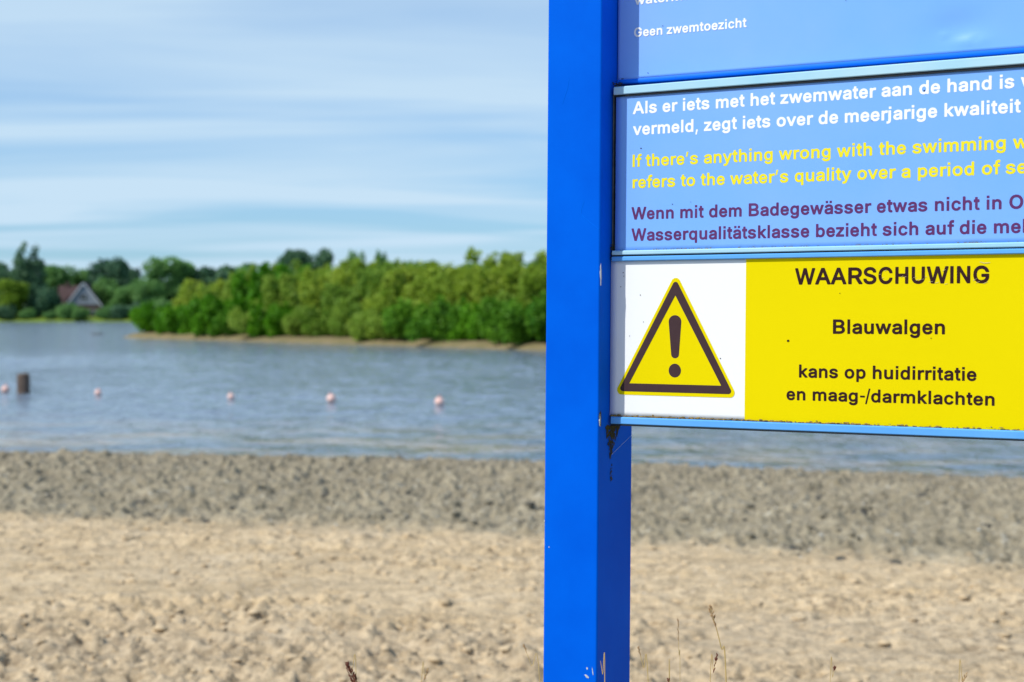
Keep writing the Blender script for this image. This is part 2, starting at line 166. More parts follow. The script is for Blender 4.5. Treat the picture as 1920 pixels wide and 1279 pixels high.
M['wtext'] = mat('white_lettering', (.80, .82, .84), .4, .4)
M['ytext'] = mat('yellow_lettering', (.74, .66, .015), .5, .15)
M['rail_pale'] = mat('pale_rail', (.46, .64, .72), .35, .3, var=(1.6, 1.0, (.20, .50, .70)), bump=(5, .12, .003))
M['rail_blue'] = mat('blue_rail', (.09, .33, .74), .38, .3, var=(14, .6, (.12, .38, .78)), bump=(8, .08, .002))
M['gasket'] = mat('black_gasket', (.006, .009, .014), .6, .3)
M['edge'] = mat('grey_panel_edge', (.09, .11, .11), .5, var=(60, .8, (.02, .03, .03)))
M['grime'] = mat('grime', (.30, .20, .07), .9, .2, var=(160, .7, (.07, .055, .02)), coord='Object')
M['algae'] = mat('algae', (.035, .038, .020), .95, .1, var=(140, .8, (.075, .066, .028)))
M['chip'] = mat('bare_primer', (.55, .57, .58), .6, .3, var=(200, .8, (.30, .33, .36)))
M['web'] = mat('spider_silk', (.55, .60, .65), .4)

# ------------------------------------------------------------------ ground, water, far land
ZW = -0.08
_wx = np.array([-60, -20, -6.2, .25, 5.2, 20, 60.]); _wy = np.array([19.5, 18.4, 17.33, 16.25, 14.45, 10.5, 4.0])
_bx = np.array([-60, -20, -6, -4.06, -1.86, .16, 1.2, 3.2, 20, 60.]); _by = np.array([13.6, 12.6, 11.5, 11.3, 10.8, 10.3, 9.75, 8.95, 4.5, -2.])
def smooth_interp(x, X, Y):
    return (np.interp(x-1.2, X, Y)+np.interp(x, X, Y)+np.interp(x+1.2, X, Y))/3
def water_y(x): return smooth_interp(x, _wx, _wy)
def grey_y(x): return smooth_interp(x, _bx, _by)
def sstep(a, b, x):
    t = np.clip((x-a)/(b-a), 0, 1); return t*t*(3-2*t)
def beach_height(x, y):
    wy = water_y(x); gy = grey_y(x) + .30*fbm(x*.9, y*.4, 5, 3)
    t = sstep(-.35, .35, y-gy)
    z = np.where(y < gy, 0.0, -(y-gy)/(np.maximum(wy-gy, .5))*(-ZW)*0.8)
    z = z - sstep(-.35, 1.6, y-wy)*.42 - .016*sstep(-.05, .05, y-wy)
    # sand: raked furrows and lumps
    f = .007*fbm(x*1.1, y*3.0, 11, 4) + .013*fbm(x*3.5, y*6.5, 12, 3)
    band = .5+.5*np.sin((y+.35*fbm(x*.35, y*.2, 14, 2))*2*math.pi/.82)
    f += -.026*band**8*(.5+.8*np.clip(vnoise(x*.4, y*.4, 15), 0, 1))
    lump = np.maximum(0, fbm(x*8.5, y*14, 21, 3)-.06)*.60+np.maximum(0, fbm(x*17, y*27, 23, 2)-.05)*.55
    rough = .35+.65*sstep(-.15, .35, fbm(x*.55, y*1.3, 31, 3)) ; rough = rough*(1-.50*sstep(7.4, 8.6, y)*(1-t))
    f += lump*.072*rough
    pit = np.maximum(0, fbm(x*9+3, y*19.0, 41, 2)-.20); f -= pit*.12*rough
    # grey shelly mud: rounder, closer lumps
    g = .018*fbm(x*1.5, y*2.2, 51, 4)+.060*np.maximum(0, fbm(x*8.5, y*9, 61, 3)-.02)+.04*np.maximum(0, fbm(x*17, y*18, 63, 2))-.06*np.maximum(0, fbm(x*5+7, y*5.5, 71, 2)-.2)
    under = 1-sstep(-.1, .5, y-wy)
    z = z + (f*1.55*(1-t)+g*1.55*t*(1-.45*sstep(-1.2, 0, y-wy)))*(.25+.75*under)
    return z, t, rough
def graded(lo, hi, step, dlo, dhi, g=1.22):
    a = list(np.arange(dlo, dhi+1e-6, step)); s = step; x = a[-1]
    while x < hi: s *= g; x += s; a.append(min(x, hi))
    s = step; x = a[0]; b = []
    while x > lo: s *= g; x -= s; b.append(max(x, lo))
    return np.array(b[::-1]+a)
def build_beach():
    xs = graded(-60, 60, .0165, -6.9, 6.3); ys = np.concatenate([graded(-25, 9.0, .0125, 4.9, 9.0), graded(9.0, 30, .021, 9.021, 17.7)[1:]])
    X, Y = np.meshgrid(xs, ys); Z, T, Rg = beach_height(X, Y)
    far = sstep(12, 20, np.hypot(X, np.maximum(0, 4-Y)*2)); 
    Z = Z*(1-far)+far*np.where(Z < -.07, Z, np.minimum(Z, .0))
    nx, ny = len(xs), len(ys); V = np.stack([X, Y, Z], -1).reshape(-1, 3)
    i = (np.arange(ny-1)[:, None]*nx+np.arange(nx-1)[None, :]).ravel(); F = np.stack([i, i+1, i+nx+1, i+nx], -1)
    me = npmesh('sand_beach', V, F)
    at = me.attributes.new('greyness', 'FLOAT', 'POINT'); at.data.foreach_set('value', T.ravel().astype(np.float32))
    at = me.attributes.new('raked', 'FLOAT', 'POINT'); at.data.foreach_set('value', ((1-sstep(7.2, 7.9, Y+.35*fbm(X*.5, Y*.8, 33, 3)))*(.55+.45*np.clip(1.6*fbm(X*.7, Y*2.2, 34, 3), -1, 1))).ravel().astype(np.float32))
    at = me.attributes.new('damp', 'FLOAT', 'POINT'); at.data.foreach_set('value', (1-sstep(.0, .10, Z-ZW)).ravel().astype(np.float32))
    o = link('sand_beach', me, beach_mat(), smooth=True); tag(o, kind='structure')
def beach_mat():
    m = bpy.data.materials.new('beach'); m.use_nodes = True; nt = m.node_tree; b = nt.nodes['Principled BSDF']; N = nt.nodes.new; L = nt.links.new
    tc = N('ShaderNodeTexCoord')
    def noise(s, d=5, sc=(1, 1, 1)):
        mp = N('ShaderNodeMapping'); mp.inputs['Scale'].default_value = sc; L(tc.outputs['Object'], mp.inputs[0])
        n = N('ShaderNodeTexNoise'); n.inputs['Scale'].default_value = s; n.inputs['Detail'].default_value = d; n.inputs['Roughness'].default_value = .62; L(mp.outputs[0], n.inputs['Vector']); return n.outputs[0]
    def rng(v, a, bb, c=0., d=1.):
        r = N('ShaderNodeMapRange'); r.inputs[1].default_value = a; r.inputs[2].default_value = bb; r.inputs[3].default_value = c; r.inputs[4].default_value = d; L(v, r.inputs[0]); return r.outputs[0]
    def mix(f, a, bb):
        x = N('ShaderNodeMix'); x.data_type = 'RGBA'
        for v, s in ((f, 0), (a, 6), (bb, 7)):
            if isinstance(v, tuple): x.inputs[s].default_value = (*v, 1)
            else: L(v, x.inputs[s])
        return x.outputs[2]
    s1 = mix(rng(noise(1.2, 5, (1, 2.2, 1)), .35, .65), (.56, .415, .24), (.66, .515, .33))
    s1 = mix(rng(noise(7, 6), .45, .75, 0, .8), s1, (.36, .265, .155))
    s1 = mix(rng(noise(26, 3), .60, .72, 0, .5), s1, (.68, .60, .48))
    s2 = mix(rng(noise(2.0, 5), .35, .65), (.265, .225, .150), (.38, .325, .225))
    s2 = mix(rng(noise(9, 6), .45, .72, 0, .8), s2, (.155, .130, .085))
    s2 = mix(rng(noise(17, 3), .60, .72, 0, .7), s2, (.50, .48, .42))
    s1 = mix(rng(noise(13, 4, (.8, 1.7, 1)), .55, .65, 0, .8), s1, (.22, .16, .10))
    s1 = mix(rng(noise(34, 3, (1, 1.5, 1)), .57, .70, 0, .8), s1, (.22, .16, .10))
    nr = N('ShaderNodeAttribute'); nr.attribute_name = 'raked'
    s1 = mix(rng(nr.outputs['Fac'], 0, 1, 0, .8), s1, mix(rng(noise(14, 5, (.8, 1.8, 1)), .44, .63), (.56, .44, .29), (.25, .19, .125)))
    gr = N('ShaderNodeAttribute'); gr.attribute_name = 'greyness'; dm = N('ShaderNodeAttribute'); dm.attribute_name = 'damp'
    c = mix(gr.outputs['Fac'], s1, s2)
    c = mix(rng(dm.outputs['Fac'], 0, 1, 0, .55), c, (.17, .145, .105))
    L(c, b.inputs['Base Color']); b.inputs['Roughness'].default_value = .9; b.inputs['Specular IOR Level'].default_value = .2
    bp = N('ShaderNodeBump'); bp.inputs['Strength'].default_value = .9; bp.inputs['Distance'].default_value = .022; L(noise(38, 5), bp.inputs['Height']); L(bp.outputs[0], b.inputs['Normal'])
    return m

def rock_variants(n, seed):
    rnd = random.Random(seed); out = []
    for k in range(n):
        bm = bmesh.new(); bmesh.ops.create_icosphere(bm, subdivisions=2, radius=1)
        off = Vector((rnd.random()*50, rnd.random()*50, rnd.random()*50))
        from mathutils import noise as mn
        for v in bm.verts:
            d = 1+.45*mn.noise(v.co*1.3+off)+.22*mn.noise(v.co*3.1+off); v.co = Vector((v.co.x*d, v.co.y*d*.9, v.co.z*d*.7))
        bm.verts.ensure_lookup_table(); out.append((np.array([v.co[:] for v in bm.verts]), np.array([[v.index for v in f.verts] for f in bm.faces]))); bm.free()
    return out
def scatter_clods(name, n, smin, smax, cond, seed, matr, label):
    rs = np.random.RandomState(seed); var = rock_variants(7, seed); VV = []; FF = []; off = 0; cnt = 0
    while cnt < n:
        y = rs.uniform(4.9, 17.4); x = rs.uniform(-1, 1)*(.40*y+.5)
        if rs.rand() > cond(x, y): continue
        v, f = var[rs.randint(7)]; s = smin+(smax-smin)*rs.rand()**3.2; a = rs.rand()*6.28
        c, sn = math.cos(a), math.sin(a); P = v*s*np.array([1, rs.uniform(.6, 1.), rs.uniform(.4, .75)])
        P = np.stack([P[:, 0]*c-P[:, 1]*sn, P[:, 0]*sn+P[:, 1]*c, P[:, 2]], -1)
        z = beach_height(np.array([x]), np.array([y]))[0][0]
        VV.append(P+np.array([x, y, z-s*.05])); FF.append(f+off); off += len(v); cnt += 1
    me = npmesh(name, np.concatenate(VV), np.concatenate(FF)); o = link(name, me, matr, smooth=True); tag(o, kind='stuff', label=label)
build_beach()
def sandp(x, y):
    t = float(sstep(-.2, .2, np.array([y-grey_y(np.array([x]))[0]]))[0]); r = float(vnoise(np.array([x*.6]), np.array([y*1.4]), 31)[0])
    return (1-t)*(.18+.8*max(0, r))
def greyp(x, y):
    yy = grey_y(np.array([x]))[0]; return 1.0 if yy-.15 < y < water_y(np.array([x]))[0]+.15 else .0
scatter_clods('sand_clods', 5200, .006, .038, sandp, 3, mat('clod_sand', (.56, .43, .27), .95, .1, var=(9, .8, (.40, .30, .185)), bump=(60, .6, .006)), 'crumbly clods of pale yellow sand lying on the raked beach')
scatter_clods('gravel', 3600, .008, .042, greyp, 4, mat('clod_grey', (.24, .205, .14), .92, .15, var=(11, .9, (.12, .115, .09)), bump=(60, .6, .006)), 'grey lumps of mud and stones in the band along the water')
scatter_clods('shell_grit', 500, .006, .018, greyp, 5, mat('shell', (.56, .55, .50), .7, .3), 'pale shells and light stones in the grey band by the water')

scatter_clods('dark_stones', 150, .03, .085, greyp, 15, mat('dark_stone', (.10, .09, .075), .9, .15, var=(11, .9, (.06, .06, .05))), 'larger dark stones in the grey band by the water')
def water_mat():
    m = bpy.data.materials.new('lake_water'); m.use_nodes = True; nt = m.node_tree; b = nt.nodes['Principled BSDF']; N = nt.nodes.new; L = nt.links.new
    b.inputs['Base Color'].default_value = (.15, .195, .25, 1); b.inputs['Roughness'].default_value = .09; b.inputs['IOR'].default_value = 1.333
    tc = N('ShaderNodeTexCoord')
    def noise(s, sc, d, rot=0, dist=0.):
        mp = N('ShaderNodeMapping'); mp.inputs['Scale'].default_value = sc; mp.inputs['Rotation'].default_value = (0, 0, R(rot)); L(tc.outputs['Object'], mp.inputs[0])
        n = N('ShaderNodeTexNoise'); n.inputs['Scale'].default_value = s; n.inputs['Detail'].default_value = d; n.inputs['Roughness'].default_value = .55; n.inputs['Distortion'].default_value = dist; L(mp.outputs[0], n.inputs['Vector']); return n.outputs[0]
    def bump(h, st, di, prev=None):
        bp = N('ShaderNodeBump'); bp.inputs['Strength'].default_value = st; bp.inputs['Distance'].default_value = di; L(h, bp.inputs['Height'])
        if prev: L(prev, bp.inputs['Normal'])
        return bp.outputs[0]
    b1 = bump(noise(.9, (1.3, .9, 1), 3, 8, .3), 1.0, .20)
    b2 = bump(noise(2.8, (1.2, .8, 1), 3, -6, .4), 1.0, .10, b1)
    b3 = bump(noise(10, (1, 1.1, 1), 2, 14), 1.0, .010, b2)
    L(b3, b.inputs['Normal'])
    # sandy bottom showing through the shallows
    at = N('ShaderNodeAttribute'); at.attribute_name = 'shallow'
    ml = N('ShaderNodeMath'); ml.operation = 'MULTIPLY'; mr = N('ShaderNodeMapRange'); mr.inputs[1].default_value = .38; mr.inputs[2].default_value = .62
    L(noise(.8, (.5, 1.3, 1), 4, 3), mr.inputs[0]); L(at.outputs['Fac'], ml.inputs[0]); L(mr.outputs[0], ml.inputs[1])
    mx = N('ShaderNodeMix'); mx.data_type = 'RGBA'; mx.inputs[6].default_value = b.inputs['Base Color'].default_value[:]; mx.inputs[7].default_value = (.34, .285, .21, 1)
    L(ml.outputs[0], mx.inputs[0]); L(mx.outputs[2], b.inputs['Base Color'])
    return m
def build_water():
    xs = graded(-700, 700, .15, -20, 18, 1.12); ys = graded(2, 420, .075, 13.5, 58, 1.06)
    X, Y = np.meshgrid(xs, ys)
    amp = .040*(1-sstep(50, 80, Y))*(1-sstep(18, 40, np.abs(X)))*(.7+.6*fbm(X*.16, Y*.12, 93, 2))
    Z = ZW+amp*(fbm(X*1.5+Y*.12, Y*1.05, 91, 4, .5)*1.4)*(.4+.6*sstep(0, 4, Y-water_y(X)))
    nx, ny = len(xs), len(ys); V = np.stack([X, Y, Z], -1).reshape(-1, 3)
    i = (np.arange(ny-1)[:, None]*nx+np.arange(nx-1)[None, :]).ravel(); F = np.stack([i, i+1, i+nx+1, i+nx], -1)
    me = npmesh('lake_water', V, F); at = me.attributes.new('shallow', 'FLOAT', 'POINT')
    at.data.foreach_set('value', (1-sstep(1.0, 7.5, Y-water_y(X))).ravel().astype(np.float32))
    o = link('lake_water', me, water_mat(), smooth=True); tag(o, kind='structure')
build_water()
# ground sheet to the horizon, under everything
M['earth'] = mat('earth', (.10, .12, .045), .95, .1, var=(.02, .8, (.07, .10, .03)))
g = link('ground', pymesh('ground', [(-4000, -1500, -.9), (4000, -1500, -.9), (4000, 4500, -.9), (-4000, 4500, -.9)], [(0, 1, 2, 3)]), M['earth']); tag(g, kind='structure')
# land behind and beside the beach
FS = 318.0   # far shore
def build_farland():
    rs = np.random.RandomState(8); xs = np.concatenate([np.linspace(-700, -200, 12), np.linspace(-190, 150, 120), np.linspace(160, 700, 12)])
    V = []; F = []
    prof = [(-1.5, -.5), (0, .02), (1.2, .45), (6, .9), (30, 1.3), (400, 1.6), (3500, 2.0)]
    for x in xs:
        j = rs.uniform(-1.2, 1.2)
        for d, z in prof: V.append((x if d < 400 else x*(1+d/900), FS+d+j*(d < 400), z+rs.uniform(-.08, .08)*(0 < d < 40)))
    n = len(prof)
    for a in range(len(xs)-1):
        for k in range(n-1): F.append((a*n+k, (a+1)*n+k, (a+1)*n+k+1, a*n+k+1))
    o = link('far_bank', pymesh('far_bank', V, F), mat('bank_grass', (.17, .25, .03), .95, .1, var=(.35, .9, (.10, .15, .03)), bump=(1.5, .8, .4)), smooth=True); tag(o, kind='structure')
build_farland()

# ------------------------------------------------------------------ island
P0 = Vector((-27.5, 102.0)); TD = Vector((.626, -.78)).normalized(); ND = Vector((.78, .626)).normalized()
def isl(s, w): return P0+TD*s+ND*w
def build_island():
    sh = [(-5, 2.2), (-2.5, .6), (0, -.1), (6, 0), (14, .3), (24, -.2), (34, .2), (44, 0), (52, .3), (60, 2), (66, 8), (68, 18), (60, 30), (40, 36), (20, 33), (8, 26), (0, 17), (-2, 8), (-4.5, 4.2)]
    # smooth closed outline
    pts = []
    n = len(sh)
    for i in range(n):
        p = [Vector(sh[(i+k-1) % n]) for k in range(4)]
        for t in (0, .25, .5, .75):
            pts.append(.5*((2*p[1])+(p[2]-p[0])*t+(2*p[0]-5*p[1]+4*p[2]-p[3])*t*t+(3*p[1]-p[0]-3*p[2]+p[3])*t**3))
    c = Vector((30, 15)); V = []; F = []; rings = [(1.03, ZW-.5), (1.0, ZW-.01), (.985, ZW+.10), (.955, .20), (.90, .32), (.6, .5), (.2, .6)]
    rs = random.Random(4); m = len(pts)
    for f, z in rings:
        for p in pts:
            d = p-c; L_ = d.length; q = c+d*(1-(1-f)*28/max(L_, 12)) if f > .89 else c+d*f
            w = isl(q.x, q.y); V.append((w.x, w.y, z+rs.uniform(-.02, .03)*(f < 1)))
    for k in range(len(rings)-1):
        for i in range(m): F.append((k*m+i, k*m+(i+1) % m, (k+1)*m+(i+1) % m, (k+1)*m+i))
    F.append(tuple((len(rings)-1)*m+i for i in range(m)))
    o = link('island', pymesh('island', V, F), mat('island_sand', (.24, .185, .10), .95, .1, var=(.9, .9, (.14, .13, .055)), bump=(3, .6, .15)), smooth=True); tag(o, kind='structure')
    bar = []
    # low wet sandbar trailing off the island's tip, just breaking the surface
    for i in range(28):
        t = i/27; s = -2-t*9; w = 3.6+t*5.5; hw = 1.1*(1-t)**.6+.15
        for q in (-1, -.5, 0, .5, 1):
            p = isl(s, w+q*hw); bar.append((p.x, p.y, ZW+(.035*(1-abs(q))-.012)*(1-.5*t)-.02*abs(q)))
    F = [(i*5+k, (i+1)*5+k, (i+1)*5+k+1, i*5+k+1) for i in range(27) for k in range(4)]
    o = link('sandbar', pymesh('sandbar', bar, F), mat('wet_sand', (.34, .29, .22), .5, .5, var=(1.2, .8, (.24, .20, .15))), smooth=True); tag(o, kind='structure')
build_island()

# ------------------------------------------------------------------ foliage
def crown_mesh(name, seed, clumps, per, leaf, spread=.55, shoots=0, aspect=1.7):
    """clumps: list of (x, y, z, rx, rz). Leaf faces scattered through every clump's shell."""
    rs = np.random.RandomState(seed); P = []; Nn = []
    for (x, y, z, rx, rz) in clumps:
        n = int(per*(rx*rx*.5+rx*rz*.5)); d = rs.normal(size=(n, 3)); d /= np.linalg.norm(d, axis=1)[:, None]
        r = 1-np.abs(rs.normal(0, .22, n)); r = np.clip(r, .2, 1.15)
        r = r*(1+.14*fbm(d[:, 0]*2.6+x*3, d[:, 1]*2.6+d[:, 2]*2.6+z*2, seed, 2))
        P.append(np.c_[x+d[:, 0]*rx*r, y+d[:, 1]*rx*r, z+d[:, 2]*rz*r]); Nn.append(d)
    for k in range(shoots):
        c = clumps[rs.randint(len(clumps))]; a = rs.rand()*6.28; rr = c[3]*rs.uniform(0, .8)
        b0 = np.array([c[0]+math.cos(a)*rr, c[1]+math.sin(a)*rr, c[2]+c[4]*.6]); n = rs.randint(14, 30); h = rs.uniform(.3, 1.)*min(c[4], 1.1)*.75
        t = rs.rand(n); lean = rs.normal(0, .18, 2)*h
        q = b0+np.c_[t*lean[0]+rs.normal(0, .07*h+.05, n), t*lean[1]+rs.normal(0, .07*h+.05, n), t*h]; P.append(q); Nn.append(rs.normal(size=(n, 3)))
    P = np.concatenate(P); Nn = np.concatenate(Nn); n = len(P)
    nr = Nn*(1-spread)+rs.normal(size=(n, 3))*spread; nr[:, 2] += .15; nr /= np.linalg.norm(nr, axis=1)[:, None]+1e-9
    t1 = np.cross(nr, rs.normal(size=(n, 3))); t1 /= np.linalg.norm(t1, axis=1)[:, None]+1e-9; t2 = np.cross(nr, t1)
    s = (leaf*rs.uniform(.6, 1.35, n))[:, None]
    V = np.stack([P-t1*s*aspect*.5, P+t2*s*.42, P+t1*s*aspect*.5, P-t2*s*.42], 1).reshape(-1, 3)
    V[:, 2] = np.maximum(V[:, 2], .02)
    return npmesh(name, V, np.arange(4*n).reshape(-1, 4))
def stems_mesh(name, seed, h, w, k, r0):
    rs = random.Random(seed); bm = bmesh.new()
    def tube(a, b, ra, rb):
        d = (b-a); q = d.to_track_quat('Z', 'Y').to_matrix().to_4x4(); m = Matrix.Translation((a+b)/2) @ q
        bmesh.ops.create_cone(bm, segments=6, radius1=ra, radius2=rb, depth=d.length, cap_ends=True, matrix=m)
    for i in range(k):
        a = Vector((rs.uniform(-.12, .12)*w*(k > 1), rs.uniform(-.12, .12)*w*(k > 1), -.05)); p = a; n = 4
        lean = Vector((rs.uniform(-1, 1)*w*.35, rs.uniform(-1, 1)*w*.35, h))*(1 if k > 1 else 1)
        if k == 1: lean = Vector((rs.uniform(-.05, .05)*w, rs.uniform(-.05, .05)*w, h))
        for j in range(n):
            q = a+lean*((j+1)/n)+Vector((rs.uniform(-.06, .06)*w, rs.uniform(-.06, .06)*w, 0))*(.5 if j < n-1 else 1)
            tube(p, q, r0*(1-j/n*.8), r0*(1-(j+1)/n*.8)); 
            if j > 0:
                for _ in range(2): tube(p, p+Vector((rs.uniform(-1, 1)*w*.4, rs.uniform(-1, 1)*w*.4, h*.22)), r0*.4, r0*.12)
            p = q
    return bm_mesh(name, bm)
M['bark'] = mat('bark', (.12, .09, .06), .95, .1, var=(4, .8, (.06, .05, .035)))
M['willow'] = foliage_mat('willow_leaves', (.175, .30, .020), (.40, .50, .055), .45)
M['willow_grey'] = foliage_mat('grey_willow_leaves', (.145, .275, .026), (.31, .44, .055), .42)
M['bright'] = foliage_mat('bright_alder_leaves', (.045, .185, .004), (.14, .36, .008), .4)
M['deep'] = foliage_mat('deep_green_leaves', (.050, .185, .008), (.16, .35, .018), .38)
M['far_green'] = foliage_mat('far_tree_leaves', (.095, .230, .070), (.18, .35, .090), .35)  # bluish-green distance haze is mixed into these leaf colours
M['far_dark'] = foliage_mat('far_dark_leaves', (.050, .130, .070), (.105, .21, .095), .3)  # dark leaves, also tinted bluish for haze over the lake
M['far_lime'] = foliage_mat('far_lime_leaves', (.10, .19, .012), (.20, .31, .02), .35)

def clumps_willow(seed, w, h, k):
    rs = random.Random(seed); c = [(0, 0, h*.36, w*.42, h*.36)]
    for i in range(k):
        a = rs.random()*6.28; r = rs.random()**.6*w*.56; q = rs.uniform(.09, .17)*w; rz = rs.uniform(.16, .30)*h; z = rs.uniform(.30, .98)*h-rz
        c.append((math.cos(a)*r, math.sin(a)*r, max(rz*.7, z), q, rz))
    return c
def clumps_shrub(seed, w, h, k):
    rs = random.Random(seed); c = [(0, 0, h*.42, w*.38, h*.42)]
    for i in range(k):
        a = rs.random()*6.28; r = rs.uniform(.25, .62)*w*.5; z = rs.uniform(.18, .78)*h; q = rs.uniform(.16, .27)*w
        c.append((math.cos(a)*r, math.sin(a)*r, z, q, q*rs.uniform(.8, 1.3)))
    return c
SHR = []   # (mesh crown, mesh stems, w, h)
for k in range(5): SHR.append(('low', crown_mesh('bush_crown', 100+k, clumps_willow(k, 3.3, 2.3, 18), 900, .14, .62, 40), stems_mesh('bush_stem', k, 1.3, 1.6, 5, .04)))
for k in range(5): SHR.append(('mid', crown_mesh('shrub_crown', 200+k, clumps_willow(20+k, 4.0, 3.8, 20), 620, .17, .62, 60), stems_mesh('shrub_stem', 20+k, 2.4, 2.0, 6, .05)))
for k in range(6): SHR.append(('tall', crown_mesh('willow_crown', 300+k, clumps_willow(40+k, 5.2, 5.1, 30), 420, .17, .65, 130), stems_mesh('willow_stem', 40+k, 3.6, 2.4, 7, .06)))
_ORD = ['first', 'second', 'third', 'fourth', 'fifth', 'sixth', 'seventh', 'eighth', 'ninth', 'tenth', 'eleventh', 'twelfth', 'thirteenth', 'fourteenth', 'fifteenth', 'sixteenth', 'seventeenth', 'eighteenth', 'nineteenth', 'twentieth', 'twenty-first', 'twenty-second', 'twenty-third', 'twenty-fourth', 'twenty-fifth', 'twenty-sixth', 'twenty-seventh', 'twenty-eighth']
def plant(name, crown, stem, loc, scale, rot, matr, label, cat, group, trunkname='trunk', crownname='crown'):
    t = empty(name, loc); t.rotation_euler = (0, 0, rot); tag(t, label, cat, group)
    c = bpy.data.objects.new(crownname, crown); C.objects.link(c); c.parent = t; c.scale = scale
    if not crown.materials: crown.materials.append(matr)
    c.material_slots[0].link = 'OBJECT'; c.material_slots[0].material = matr
    if stem:
        s = bpy.data.objects.new(trunkname, stem); C.objects.link(s); s.parent = t; s.scale = scale
        if not stem.materials: stem.materials.append(M['bark'])
    return t
def row(kind, w, s0, s1, n, hfun, names, seed, mats, lab):
    rs = random.Random(seed); lib = [x for x in SHR if x[0] == kind]
    for i in range(n):
        s = s0+(s1-s0)*(i+rs.uniform(-.22, .22))/(n-1); p = isl(s, w+rs.uniform(-.5, .5)); v = lib[(i*3+rs.randint(0, 1)) % len(lib)]
        h = hfun(s)*rs.uniform(.86, 1.12); mk, mw = mats[rs.randint(0, len(mats)-1)]
        plant(names, v[1], v[2], (p.x, p.y, .12 if w < 3 else .35), (rs.uniform(.9, 1.2), rs.uniform(.9, 1.2), h), rs.random()*6.28, M[mk], f'{_ORD[i]} {lab} from the left tip, {mw}', names.replace('_', ' '), lab.replace('-row', ' row')+'s')
ramp = lambda a, b, lo: (lambda s: (lo+(1-lo)*min(1, max(0, (s-a)/(b-a))))*(1+.30*max(0, 1-s/26)))
row('low', 2.0, .5, 61, 25, ramp(-2, 10, .75), 'bush', 1, [('bright', 'bright green low'), ('deep', 'deep green low'), ('deep', 'deep green low'), ('bright', 'bright green low'), ('willow_grey', 'grey-green low')], 'front-row island bush')
row('mid', 4.3, 1.5, 62, 20, ramp(0, 14, .72), 'shrub', 2, [('willow', 'olive leafy'), ('willow_grey', 'grey-green leafy'), ('bright', 'bright green leafy')], 'middle-row island shrub')
row('tall', 7.6, 4.5, 63, 22, lambda s: .86*ramp(2, 16, .75)(s)*(1 if s < 40 else .88), 'willow_tree', 3, [('willow', 'olive bushy'), ('willow', 'olive bushy'), ('willow_grey', 'grey-green bushy')], 'back-row island willow')
row('tall', 11.0, 9, 62, 19, lambda s: .86*ramp(2, 12, .95)(s)*(1 if s < 38 else .86), 'willow_tree', 4, [('willow', 'yellowish olive'), ('willow', 'olive')], 'rearmost-row island willow')

# ---- trees on the far shore: (pixel x of the middle, pixel y of the top, width in px, metres behind the shore, kind, material, label)
def clumps_tree(seed, w, h, k, base=.06):
    rs = random.Random(seed); c = [(0, 0, h*(.5+base*.5), w*.33, h*(.5-base*.5)*.85)]
    for i in range(k):
        a = rs.random()*6.28; t = rs.uniform(base+.08, .88); env = math.sin(math.pi*min(1, max(.12, (t-base*.6)/(1.06-base*.6))))**.6
        r = env*w*.5*rs.uniform(.45, .78); q = w*rs.uniform(.13, .22)
        c.append((math.cos(a)*r, math.sin(a)*r, t*h, q, q*rs.uniform(.8, 1.1)))
    return c
def clumps_conifer(seed, w, h):
    rs = random.Random(seed); c = []
    for i in range(13):
        t = i/12; r = w*.5*(1-t**1.7*.70)*rs.uniform(.75, 1.1)
        for j in range(3 if t < .8 else 1):
            a = rs.random()*6.28; c.append((math.cos(a)*r*.5, math.sin(a)*r*.5, h*(.08+t*.9), r*.62+.25, h*.065))
    return c
TR = {'round': [], 'conifer': [], 'bush': []}
for k in range(5): TR['round'].append((crown_mesh('tree_crown', 400+k, clumps_tree(k, 10, 12, 24), 52, .60, .5, 6), stems_mesh('tree_trunk', 60+k, 7.5, 4, 1, .32)))
for k in range(2): TR['conifer'].append((crown_mesh('conifer_crown', 500+k, clumps_conifer(k, 6.0, 16), 60, .5, .6, 6), stems_mesh('conifer_trunk', 70+k, 12, 3, 1, .25)))
for k in range(3): TR['bush'].append((crown_mesh('far_bush_crown', 600+k, clumps_shrub(80+k, 6, 4, 12), 90, .42, .5, 4), stems_mesh('far_bush_stem', 80+k, 2.2, 3, 4, .09)))
